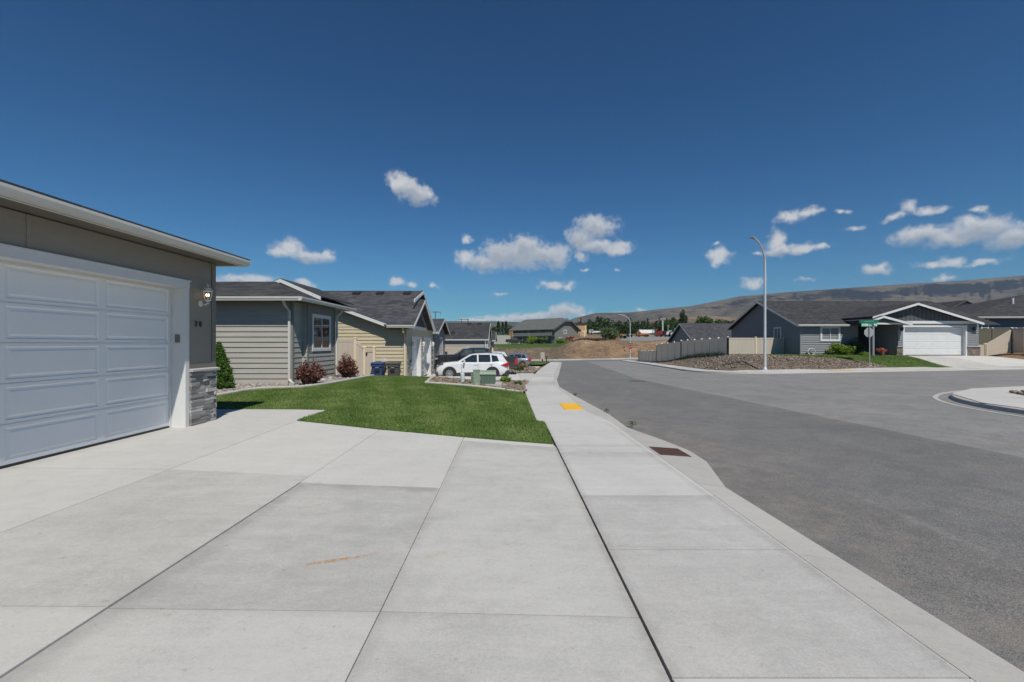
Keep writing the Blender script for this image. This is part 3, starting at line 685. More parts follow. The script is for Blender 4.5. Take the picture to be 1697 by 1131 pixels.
def chaikin(p, k=2):
    for _ in range(k):
        q = [p[0]]
        for a, b in zip(p[:-1], p[1:]): q += [(a[0]*.75+b[0]*.25, a[1]*.75+b[1]*.25), (a[0]*.25+b[0]*.75, a[1]*.25+b[1]*.75)]
        p = q+[p[-1]]
    return p
def resample(p, step):
    out = [p[0]]
    for a, b in zip(p[:-1], p[1:]):
        n = max(1, int(math.hypot(b[0]-a[0], b[1]-a[1])/step))
        out += [(a[0]+(b[0]-a[0])*k/n, a[1]+(b[1]-a[1])*k/n) for k in range(1, n+1)]
    return out
def sweep(mb, path, prof, zf, drop=lambda x, y: 1.0):
    n = len(path); vs = []; fs = []; k = len(prof)
    for i, p in enumerate(path):
        a, b = path[max(i-1, 0)], path[min(i+1, n-1)]; dx, dy = b[0]-a[0], b[1]-a[1]; L = math.hypot(dx, dy) or 1
        nx, ny = -dy/L, dx/L; z = zf(*p); dr = drop(*p)
        for d, dz in prof: vs.append((p[0]+nx*d, p[1]+ny*d, z+(dz if dz < 0 else dz*dr)))
    for i in range(n-1):
        for j in range(k-1): fs.append((i*k+j, i*k+j+1, (i+1)*k+j+1, (i+1)*k+j))
    return mb.add(vs, fs)
KP = [(-.02, -.10), (0, -.052), (.40, -.066), (.44, .05), (.47, .065), (.58, .07)]
def kerb_and_walk(path, width, drop):
    path = resample(chaikin(path), 1.0)
    m = MB(); sweep(m, path, KP, lambda x, y: float(P(x, y)), drop); o = m.build('kerb', kerbc, smooth=False, recalc=False); o['kind'] = 'structure'
    if width:
        m = MB()
        for k in range(len(path)-1):   # slabs with open joints
            a, b = path[k], path[k+1]; e = .006
            a2 = (a[0]+(b[0]-a[0])*e, a[1]+(b[1]-a[1])*e); b2 = (b[0]+(a[0]-b[0])*e, b[1]+(a[1]-b[1])*e)
            sweep(m, [a, b], [(.585, .069), (width, .095), (width+.01, -.2)], lambda x, y: float(P(x, y)), drop)
        o = m.build('sidewalk', walkc, recalc=False); o['kind'] = 'structure'
ramp_r = lambda x, y: .35 if 29.5 < x < 39.5 and y > 20 else (.45 if 21.5 < x < 24.5 and y > 20 else 1.0)
NE = [(18.7, 79.5), (17.3, 63.6), (15.1, 46.8), (14.0, 39), (13.7, 35.8), (14.0, 33.2), (15.4, 31.3), (17.6, 30.65), (20, 30.6), (40, 30.6), (110, 30.6)]
SE = [(110, 17.6), (30, 17.6), (19, 17.6), (16.4, 17.0), (13.9, 15.2), (12.3, 12.6), (11.7, 9.5), (11.5, 5), (11.5, -30)]
kerb_and_walk(NE, 1.95, ramp_r); kerb_and_walk(SE, 0, lambda x, y: 1.0)
isl = [(110, 17.02), (30, 17.02), (19.1, 17.02), (16.7, 16.5), (14.4, 14.85), (12.85, 12.4), (12.27, 9.4), (12.08, 5), (12.08, -30), (110, -30)]
sheet('sidewalk', [isl], lambda x, y: P(x, y)+.069, walkc, 2.0)
bed_e = [(16.2, 14.7), (60, 15.2), (60, -30), (14.6, -30), (14.6, 9), (15.0, 12.8)]
sheet('garden_bed', [bed_e], lambda x, y: P(x, y)+.085, mulch, 2.0)
rocks('rock_mulch', [(16.2, 14.7), (24, 14.8), (20, 10), (14.6, 9), (15.0, 12.8)], 2600, lambda x, y: P(x, y)+.09, .06, rock_br, 'brown crushed rock on the corner bed across the road', 5)
# lawn and beds of the near lot
lawn = [(-12, 10.62), (-4.13, 10.37), (-4.19, 8.93), (-2.34, 8.20), (-.79, 7.77), (.70, 7.56), (.735, 9.9), (.57, 9.96), (.54, 16.3), (.40, 16.75), (-3.10, 16.65), (-3.75, 24.2), (-5.2, 24.2), (-5.2, 22.8), (-5.95, 20.4), (-6.1, 17.5), (-6.27, 15.5), (-6.58, 14.25), (-7.88, 13.95), (-7.98, 12.6), (-8.6, 11.95), (-12, 12.05)]
lz = lambda x, y: H(x, y)+.012
sheet('lawn', [lawn], lz, soil_g, .8, .06)
grass('grass_blades', lawn, 270000, lambda x, y: H(x, y)+.012, .034, .0065, 'short mown green grass of the near front lawn', 1)
bed1 = [(-12, 12.1), (-8.6, 12.0), (-8.02, 12.6), (-7.93, 14.0), (-6.62, 14.3), (-6.32, 15.5), (-6.14, 17.5), (-5.98, 20.4), (-5.3, 22.9), (-9.2, 22.9), (-9.2, 15.0), (-12, 15.0)]
sheet('garden_bed', [bed1], lambda x, y: H(x, y)+.004, mulch, .8)
rocks('river_rock', bed1, 9000, lambda x, y: H(x, y)+.004, .038, rock_gr, 'pale grey rounded rock around the greige house wall', 6)
edg = resample(chaikin([(-12, 12.05), (-8.6, 11.95), (-7.98, 12.6), (-7.88, 13.95), (-6.58, 14.25), (-6.27, 15.5), (-6.1, 17.5), (-5.95, 20.4), (-5.2, 22.8)], 2), .3)
EDP = [(-.07, -.05), (-.07, .06), (-.03, .085), (.03, .085), (.07, .06), (.07, -.05)]
m = MB(); sweep(m, edg, EDP, lambda x, y: h(x, y)); o = m.build('border_edging', kerbc, recalc=False); o['kind'] = 'structure'
bed2 = [(-3.1, 16.75), (.36, 16.85), (.58, 17.5), (.62, 21), (1.0, 24.5), (-3.6, 24.5)]
sheet('garden_bed', [bed2], lambda x, y: H(x, y)+.006, mulch, .8)
rocks('rock_mulch', bed2, 7500, lambda x, y: H(x, y)+.006, .042, rock_br, 'reddish brown crushed rock around the green utility boxes', 7)
m = MB(); sweep(m, resample([(-3.75, 24.2), (-3.10, 16.70), (-.2, 16.75)], .4), EDP, lambda x, y: h(x, y)); sweep(m, resample([(-.15, 16.85), (.45, 16.95)], .4), EDP, lambda x, y: h(x, y)-.03)
m.box(-1.22, -.35, 17.6, 18.9, h(-.8, 18.2)-.1, h(-.8, 18.2)+.10); o = m.build('border_edging', kerbc, recalc=False); o['kind'] = 'structure'
# neighbour's driveways, beds and lawns further along
sheet('driveway', [inset([(-5.4+2.0*k, 24.5), (-5.4+2.0*(k+1), 24.5), (-5.4+2.0*(k+1), 33.6), (-5.4+2.0*k, 33.6)], .005) for k in range(3)]+[[(.61, 24.2), (.95, 23.2), (1.15, 25), (1.75, 33), (1.6, 34.0), (.61, 33.6)]], lambda x, y: H(x, y)+.02, conc, 1.0, .1)
bed3 = [(-5.4, 33.7), (1.7, 34.0), (2.6, 41.5), (2.0, 47.5), (-5.4, 47.5)]
sheet('garden_bed', [bed3], lambda x, y: H(x, y)+.03, mulch, 1.0)
rocks('rock_mulch', [(-2, 33.9), (1.7, 34.1), (2.6, 41.5), (2.2, 47.2), (-2, 47.2)], 6500, lambda x, y: H(x, y)+.03, .065, rock_br, 'brown crushed rock between the two far driveways', 8)
sheet('driveway', [[(-6.0, 47.7), (2.7, 47.7), (3.8, 58), (-6, 58)]], lambda x, y: H(x, y)-.165, conc, 1.0, .1)
lawn3 = [(-2, 58.2), (4.1, 58.2), (6.3, 76), (-2, 76)]
sheet('lawn', [lawn3], lambda x, y: H(x, y)+.05, soil_g, 1.0)
grass('grass_blades', lawn3, 9000, lambda x, y: H(x, y)+.05, .12, .05, 'small green lawn beside the mailbox at the street end', 2)
# corner lot across the street
bedN = [(15.95, 37), (15.9, 35.6), (16.6, 33.6), (18.6, 32.62), (27.9, 32.6), (27.2, 33.7), (25, 34.9), (21.5, 35.6), (19.9, 37), (19.0, 40.4), (18.8, 46), (19.9, 62), (19.2, 64), (17.1, 47)]
sheet('garden_bed', [[(15.2, 37), (15.1, 35.2), (15.8, 33.0), (17.6, 31.9), (18.6, 31.75), (27.9, 31.75), (27.9, 32.62)]+bedN[5:]], lambda x, y: H(x, y)+.02, mulch, .8)
rocks('rock_mulch', bedN, 30000, lambda x, y: H(x, y)+.02, .043, rock_br, 'greyish brown crushed rock on the corner lot around the tall lamp', 9)
lawnN = [(27.9, 32.6), (31.75, 32.6), (30.9, 36.0), (30.4, 36.2), (27.3, 38), (24.3, 38), (24.2, 40.2), (19.2, 40.2), (19.9, 37), (21.5, 35.6), (25, 34.9), (27.2, 33.7)]
sheet('lawn', [lawnN], lambda x, y: H(x, y)+.03, soil_g, .8)
grass('grass_blades', lawnN, 26000, lambda x, y: H(x, y)+.03, .07, .02, 'green lawn in front of the slate blue house', 3)
sheet('driveway', [[(31.75, 32.55), (35.4, 32.55), (33.7, 36.35), (30.9, 36.35)], [(35.41, 32.55), (40.2, 32.55), (36.8, 36.35), (33.71, 36.35)]], lambda x, y: H(x, y)+.04, conc, .8)
sheet('path', [[(28.0, 36.2), (30.88, 36.2), (30.88, 41), (29.0, 41), (29.0, 37.9), (28.0, 37.9)]], lambda x, y: .58, conc, 1.0, .2)
sheet('parking_lot', [[(31, 129), (120, 129), (120, 178), (44, 178)]], lambda x, y: H(x, y)+.06, asph_l, 4.0)

# ================================================================== HOUSE BUILDING KIT
def lap(mb, fr, s0, s1, z0, z1, exp=.178, rv=.018, rng=None, phase=0.0):
    """lapped boards on a wall; rng(z) -> (s0, s1) narrows the wall into a gable"""
    z = z0-phase
    while z < z1-1e-4:
        a, b = max(z, z0), min(z+exp, z1)
        r0 = rng(a) if rng else (s0, s1); r1 = rng(b) if rng else (s0, s1)
        if r0[1]-r0[0] > .02:
            if r1[1] < r1[0]: mid = (r1[0]+r1[1])/2; r1 = (mid, mid)
            fa = rv*(1-(a-z)/exp)+.002; fb = rv*(1-(b-z)/exp)+.002
            mb.add([fr(r0[0], fa, a), fr(r0[1], fa, a), fr(r1[1], fb, b), fr(r1[0], fb, b), fr(r0[0], -.01, a), fr(r0[1], -.01, a)], [(0, 1, 2, 3), (4, 5, 1, 0)])
        z += exp
def shell(mb, pts, z0, z1):   # plain solid core behind the boards
    mb.prism([(x, y, z0) for x, y in pts], (0, 0, z1-z0))
def window(parent, fr, s0, s1, z0, z1, glass=None, trim=.10, mat=None, bars=1, o=.03, rails=0):
    m = MB(); t = trim; mat = mat or white_p
    m.box(s0, s1, 0, o, z1-t, z1, fr); m.box(s0, s1, 0, o, z0, z0+t, fr); m.box(s0, s0+t, 0, o-.002, z0+t, z1-t, fr); m.box(s1-t, s1, 0, o-.002, z0+t, z1-t, fr)
    w = m.build('window', mat, parent, bevel=.004)
    m = MB(); a, b, c, d = s0+t, s1-t, z0+t, z1-t; q = .035
    m.box(a, b, .004, o-.008, d-q, d, fr); m.box(a, b, .004, o-.008, c, c+q, fr); m.box(a, a+q, .004, o-.009, c+q, d-q, fr); m.box(b-q, b, .004, o-.009, c+q, d-q, fr)
    for k in range(bars):
        x = a+(b-a)*(k+1)/(bars+1); m.box(x-.025, x+.025, .003, o-.01, c+q, d-q, fr)
    for k in range(rails):
        z = c+(d-c)*(k+1)/(rails+1); m.box(a+q, b-q, .003, o-.011, z-.02, z+.02, fr)
    m.build('sash', white_p, w)
    m = MB(); m.box(a+q, b-q, .002, .010, c+q, d-q, fr); m.build('pane', glass or pane_m, w)
    return w
def garage_door(parent, fr, s0, s1, z0, z1, cols, rows, o, mat=None, relief=True):
    m = MB(); cw = (s1-s0)/cols; rh = (z1-z0)/rows; g = .004
    for r in range(rows):
        za, zb = z0+r*rh+g, z0+(r+1)*rh-g
        m.box(s0, s1, o-.045, o-.012, za-g, zb+g, fr)
        for c in range(cols):
            sa, sb = s0+c*cw, s0+(c+1)*cw
            if not relief: m.box(sa+.0, sb, o-.012, o, za, zb, fr); continue
            ring = []
            for ins_s, ins_z, d in ((0, 0, 0), (.055, .042, 0), (.072, .058, -.014), (.088, .074, -.014), (.118, .104, -.002)):
                ring.append([fr(sa+ins_s, o+d, za+ins_z), fr(sb-ins_s, o+d, za+ins_z), fr(sb-ins_s, o+d, zb-ins_z), fr(sa+ins_s, o+d, zb-ins_z)])
            vs = [p for q in ring for p in q]; fs = []
            for k in range(4):
                for j in range(4): fs.append((k*4+j, k*4+(j+1) % 4, (k+1)*4+(j+1) % 4, (k+1)*4+j))
            fs.append((16, 17, 18, 19)); m.add(vs, fs)
    return m.build('garage_door', mat or door_p, parent, recalc=False)
def ledge(mb, fr, s0, s1, z0, z1, o0, seed, rh=(.035, .085), ln=(.12, .42)):
    rg = random.Random(seed); z = z0
    while z < z1-.01:
        hh = min(rg.uniform(*rh), z1-z); s = s0
        if z1-(z+hh) < .025: hh = z1-z
        while s < s1-.005:
            l = min(rg.uniform(*ln), s1-s)
            if s1-(s+l) < .06: l = s1-s
            d = rg.uniform(.015, .055); e = .003
            j = lambda: rg.uniform(-.006, .006)
            pts = [(s+e, o0, z+e), (s+l-e, o0, z+e), (s+l-e, o0, z+hh-e), (s+e, o0, z+hh-e)]
            fro = [(p[0], o0+d+j(), p[2]+j()*.5) for p in pts]
            mb.add([fr(*p) for p in pts+fro], [(4, 5, 6, 7), (0, 1, 5, 4), (1, 2, 6, 5), (2, 3, 7, 6), (3, 0, 4, 7)])
            s += l
        z += hh
def roof_plane(mb, pts, t=.04): mb.prism([(x, y, z) for x, y, z in pts], (0, 0, -t))
def gutter(mb, p0, p1, w=.12, hh=.12):
    a, b = Vector(p0), Vector(p1); d = (b-a).normalized(); n = Vector((d.y, -d.x, 0))
    prof = [(-w/2, 0), (-w/2, -hh), (w*.25, -hh), (w*.38, -hh*.6), (w*.5, -hh*.35), (w*.5, 0), (w*.44, 0), (w*.44, -.02), (-w*.4, -.02)]
    mb.prism([tuple(a+n*q+Vector((0, 0, r))) for q, r in prof], tuple(b-a))
def downspout(parent, pts, mat=None, r=.05):
    m = MB(); m.tube(pts, r, 4); return m.build('downspout', mat or gutter_p, parent)

# ================================================================== NEAR HOUSE
def near_house():
    t = thing('garage_house', (-5.86, 5.45, 0), 'taupe house front with wide white garage door, coach lamp and stone base', 'house')
    WX = -5.86; fr = frame((WX, -4), (WX, 9.0))          # s = y+4, outwards +x
    Y = lambda y: y+4
    m = MB()
    lap(m, fr, Y(8.2), Y(8.90), 1.13, 3.07, .203, .006); lap(m, fr, 0, Y(8.2), 2.62, 3.07, .203, .006); lap(m, fr, 0, Y(2.6), 0, 2.62, .203, .006)
    f2 = frame((WX, 9.0), (-16, 9.0)); lap(m, f2, 0, f2.L, .1, 3.07, .203, .012)
    m.box(-6.02, WX-.012, 8.19, 8.985, 0, 3.07); m.box(-6.02, WX-.012, -4, 8.18, 2.58, 3.07); m.box(-6.02, WX-.012, -4, 2.72, 0, 2.57)
    m.box(-16, -6.03, 8.80, 8.985, 0, 3.07); m.box(-16, -6.03, -4, -3.8, 0, 3.07); m.box(-16, -15.8, -3.79, 8.79, 0, 3.07)
    m.build('wall', taupe, t, recalc=False)
    m = MB(); m.prism([(WX+.022, 8.91, 1.05), (WX+.022, 9.022, 1.05), (WX-.10, 9.022, 1.05), (WX-.10, 9.0, 1.05), (WX, 9.0, 1.05), (WX, 8.91, 1.05)], (0, 0, 2.02)); m.build('corner_board', trim_t, t, bevel=.003)
    m = MB(); m.box(WX, WX+.020, 8.27, 8.905, 1.05, 1.135); m.build('sill_board', trim_t, t, bevel=.003)
    m = MB(); m.box(WX, WX+.014, 5.50, 5.55, 2.65, 3.068); m.box(WX, WX+.014, 1.6, 1.65, 2.65, 3.068); build_each(m, 'batten', taupe, t)
    garage_door(t, frame((-6.11, 2.73), (-6.11, 8.17)), 0, 5.44, .03, 2.50, 4, 5, 0)
    m = MB(); m.box(-6.17, -6.095, 2.73, 8.17, -.01, .03); m.build('door_seal', blk, t)
    # casing: jamb returns, head return, face trim
    m = MB(); m.box(-6.13, WX+.004, 8.172, 8.19, -.02, 2.50); m.box(-6.13, WX+.004, 2.70, 2.7385, -.02, 2.50); m.box(-6.13, WX+.004, 2.70, 8.19, 2.502, 2.53)
    m.box(-6.11, -6.085, 8.135, 8.171, 0, 2.501); m.box(-6.11, -6.085, 2.73, 8.134, 2.465, 2.501)
    m.box(WX+.005, WX+.030, 8.165, 8.262, -.03, 2.498); m.box(WX+.005, WX+.030, 2.62, 2.735, -.03, 2.498); m.box(WX+.005, WX+.031, 2.60, 8.275, 2.499, 2.625); m.box(WX+.005, WX+.045, 2.58, 8.295, 2.626, 2.648)
    m.build('door_casing', white_p, t, bevel=.003)
    m = MB(); ledge(m, frame((-5.85, 8.27), (-5.85, 8.99)), 0, .72, -.03, .985, 0, 4); ledge(m, frame((-5.81, 8.97), (-6.5, 8.97)), 0, .69, -.05, .985, 0, 8)
    m.box(-6.4, -5.849, 8.272, 8.965, -.1, .98); m.build('stone_veneer', stone_m, t, recalc=False)
    m = MB(); m.prism([(-5.86, 8.265, .986), (-5.765, 8.265, .986), (-5.765, 8.265, 1.025), (-5.86, 8.265, 1.048)], (0, .78, 0)); m.build('stone_cap', capst, t, bevel=.004)
    # roof
    x0, x1, y0, y1 = -16.5, -5.38, -4.5, 9.30; ze = 3.205; k = .315; rr = (y1-y0)/2; xr0, xr1 = x0+(x1-x0)/2, x1-(x1-x0)/2
    hw = (x1-x0)/2; zt = ze+hw*k; ya, yb = y0+hw, y1-hw; xm = (x0+x1)/2
    m = MB(); roof_plane(m, [(x1, y0, ze), (x1, y1, ze), (xm, yb, zt), (xm, ya, zt)]); roof_plane(m, [(x0, y1, ze), (x0, y0, ze), (xm, ya, zt), (xm, yb, zt)])
    roof_plane(m, [(x1, y1, ze), (x0, y1, ze), (xm, yb, zt)]); roof_plane(m, [(x0, y0, ze), (x1, y0, ze), (xm, ya, zt)])
    m.box(x1-.03, x1+.05, y0, y1+.02, ze-.010, ze+.016); m.build('roof', roof_d, t)
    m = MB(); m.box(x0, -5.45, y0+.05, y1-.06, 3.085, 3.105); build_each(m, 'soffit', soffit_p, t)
    m = MB(); gutter(m, (-5.39, y0, ze-.012), (-5.39, y1+.03, ze-.012), .13, .105); m.bar((-5.47, y0, ze-.01), (-5.47, y1, ze-.01), .03, .12)
    gutter(m, (-5.40, y1-.0, ze-.014), (-16, y1, ze-.014), .13, .113); build_each(m, 'gutter', gutter_p, t, recalc=False)
    # coach lamp
    lx, ly, lz0 = WX+.012, 8.58, 2.28
    l = MB(); l.lathe([(.015, -.002), (.062, .0), (.062, .012), (.03, .03), (.02, .035)], (lx, ly, lz0-.02), 14, 'x'); l.tube([(lx+.02, ly, lz0-.02), (lx+.09, ly, lz0-.05), (lx+.14, ly, lz0-.01), (lx+.14, ly, lz0+.03)], .012, 8)
    l.lathe([(.01, -.07), (.022, -.045), (.012, -.02), (.05, 0), (.055, .012)], (lx+.14, ly, lz0+.03), 12)
    lamp = l.build('wall_lamp', lampw, t, smooth=True)
    l = MB(); cx = lx+.14
    for k in range(6):
        a = math.pi/3*k; l.tube([(cx+.05*math.cos(a), ly+.05*math.sin(a), lz0+.04), (cx+.078*math.cos(a), ly+.078*math.sin(a), lz0+.205)], .006, 5)
    l.lathe([(.085, .0), (.088, .008), (.062, .035), (.058, .06), (.035, .075), (.012, .085), (.016, .105), (.004, .15)], (cx, ly, lz0+.205), 12)
    l.tube([(cx+.05*math.cos(a_), ly+.05*math.sin(a_), lz0+.045) for a_ in [math.pi/6*q for q in range(13)]], .005, 4)
    l.build('lantern_cage', lampw, lamp)
    l = MB()
    for q in (-.022, .022, 0): l.lathe([(.004, 0), (.008, .01), (.010, .03), (.002, .055)], (cx+(.02 if q == 0 else -.01), ly+q, lz0+.11), 8)
    l.build('bulb', bulb_m, lamp, smooth=True)
    # keypad and house number
    m = MB(); m.box(-6.02, -5.935, 8.158, 8.171, 1.52, 1.665); m.build('keypad', keyp, t, bevel=.01)
    for k, ch in enumerate('28'):
        text_part('house_number', ch, .145, (WX+.020, 8.46+.115*k, 1.82), 'x', num_m, t)
def text_part(name, s, size, loc, facing, mat, parent, ext=.008, align='CENTER'):
    cu = bpy.data.curves.new(name, 'FONT'); cu.body = s; cu.size = size; cu.extrude = ext; cu.align_x = align
    tmp = bpy.data.objects.new('tmp', cu); COL.objects.link(tmp); bpy.context.view_layer.update()
    me = bpy.data.meshes.new_from_object(tmp.evaluated_get(bpy.context.evaluated_depsgraph_get())); bpy.data.objects.remove(tmp); bpy.data.curves.remove(cu)
    if not me.materials: pass
    me.materials.clear()
    vs = []
    o0 = ORG[parent.name]
    for v in me.vertices:
        a, b, c = v.co
        p = (loc[0]+c, loc[1]+a, loc[2]+b) if facing == 'x' else (loc[0]+a, loc[1]-c, loc[2]+b)
        v.co = (p[0]-o0.x, p[1]-o0.y, p[2]-o0.z)
    return link(name, me, mat, parent)
near_house()

# ================================================================== GREIGE HOUSE
def greige_house():
    t = thing('greige_house', (-7.42, 15.5, .1), 'greige lap sided house with sliding window and red leaved bushes along its wall', 'house')
    m = MB(); b0 = .14
    f = frame((-16, 15.5), (-7.42, 15.5)); lap(m, f, 0, f.L-.02, b0, 3.0, .178, .028)
    f = frame((-7.42, 15.5), (-7.42, 16.2)); lap(m, f, .02, f.L, b0, 3.0, .178, .020)
    f = frame((-7.42, 16.2), (-7.24, 16.2)); lap(m, f, 0, f.L, b0, 3.0, .178, .016)
    m.box(-16, -7.44, 15.52, 18.73, 0, 3.0); m.box(-7.45, -7.25, 16.22, 18.74, 0, 2.99)
    f = frame((-7.43, 18.75), (-9.5, 18.75)); lap(m, f, 0, f.L, b0, 3.0, .178, .016); 
    m.build('wall', greige, t, recalc=False)
    fb = frame((-7.24, 16.2), (-7.24, 18.75))
    m = MB(); lap(m, fb, .06, fb.L-.04, b0, 1.12, .178, .020); m.build('lower_siding', greige, t, recalc=False)
    m = MB(); lap(m, fb, .06, fb.L-.04, 1.12, 3.0, .178, .006); m.build('bay_panel', bayblue, t, recalc=False)
    m = MB(); m.box(-7.243, -7.215, 16.19, 16.28, .12, 2.99); m.box(-7.243, -7.215, 18.68, 18.765, .12, 2.99); build_each(m, 'corner_board', bayblue, t, bevel=.004)
    m = MB(); m.prism([(-7.40, 15.47, .12), (-7.40, 15.58, .12), (-7.43, 15.58, .12), (-7.43, 15.50, .12), (-7.51, 15.50, .12), (-7.51, 15.47, .12)], (0, 0, 2.88)); m.build('corner_board', bayblue, t)
    m = MB(); m.box(-16, -7.43, 15.5, 15.6, -.2, b0); m.box(-7.5, -7.25, 16.22, 18.73, -.3, b0); m.build('foundation', kerbc, t)
    window(t, frame((-7.24, 16.2), (-7.24, 18.75)), .38, 2.08, 1.22, 2.60, None, .10, white_p, 1, .035)
    # roof: low hip in front of a taller gable
    ex, ey, ze, k = -6.92, 15.0, 3.06, .42
    d = 1.72; zr = ze+d*k; gx, gy, gz = -8.52, 16.85, 3.93; kg = .435; ge = gz-(gx-(-6.95))*-kg
    ge = gz-(-6.95-gx)*kg
    m = MB()
    roof_plane(m, [(-16, ey, ze), (ex, ey, ze), (ex-d, ey+d, zr), (-16, ey+d, zr)])
    roof_plane(m, [(ex, ey, ze), (ex, 20.25, ze), (ex-d, 20.25, zr), (ex-d, ey+d, zr)])
    roof_plane(m, [(-16, ey+d, zr), (ex-d, ey+d, zr), (ex-d, 18.4, zr-.02), (-16, 18.4, zr-.02)])
    roof_plane(m, [(-6.95, gy, ge), (-6.95, 20.2, ge), (gx, 20.2, gz), (gx, gy, gz)]); roof_plane(m, [(gx, gy, gz), (gx, 20.2, gz), (-10.2, 20.2, gz-1.68*kg), (-10.2, gy, gz-1.68*kg)])
    m.build('roof', roof_b, t)
    m = MB(); m.prism([(-10.0, gy+.3, gz-1.6*kg-.10), (-7.1, gy+.3, ge-.06), (gx, gy+.3, gz-.10)], (0, .1, 0)); m.build('gable_wall', bayblue, t)
    m = MB(); m.bar((gx, gy-.015, gz-.03), (-7.02, gy-.015, ge), .035, .13); m.bar((gx, gy-.016, gz-.03), (-9.6, gy-.016, gz-1.08*kg-.03), .035, .13); build_each(m, 'rake_board', white_p, t)
    m = MB(); gutter(m, (-16, ey-.03, ze-.01), (ex+.06, ey-.03, ze-.01), .13, .13); gutter(m, (ex+.03, ey-.09, ze-.012), (ex+.03, 20.28, ze-.012), .13, .128); build_each(m, 'gutter', gutter_p, t, recalc=False)
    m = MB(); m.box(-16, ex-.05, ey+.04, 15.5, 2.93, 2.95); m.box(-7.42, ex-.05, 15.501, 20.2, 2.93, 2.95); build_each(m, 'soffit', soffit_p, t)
    downspout(t, [(-7.50, 15.02, 2.94), (-7.50, 15.10, 2.80), (-7.49, 15.42, 2.60), (-7.49, 15.43, .30), (-7.40, 15.34, .2), (-7.25, 15.2, .16)], gutter_p, .052)
    downspout(t, [(-6.95, 18.85, 2.94), (-7.0, 18.85, 2.8), (-7.18, 18.82, 2.62), (-7.18, 18.82, .2)], gutter_p, .05)
greige_house()

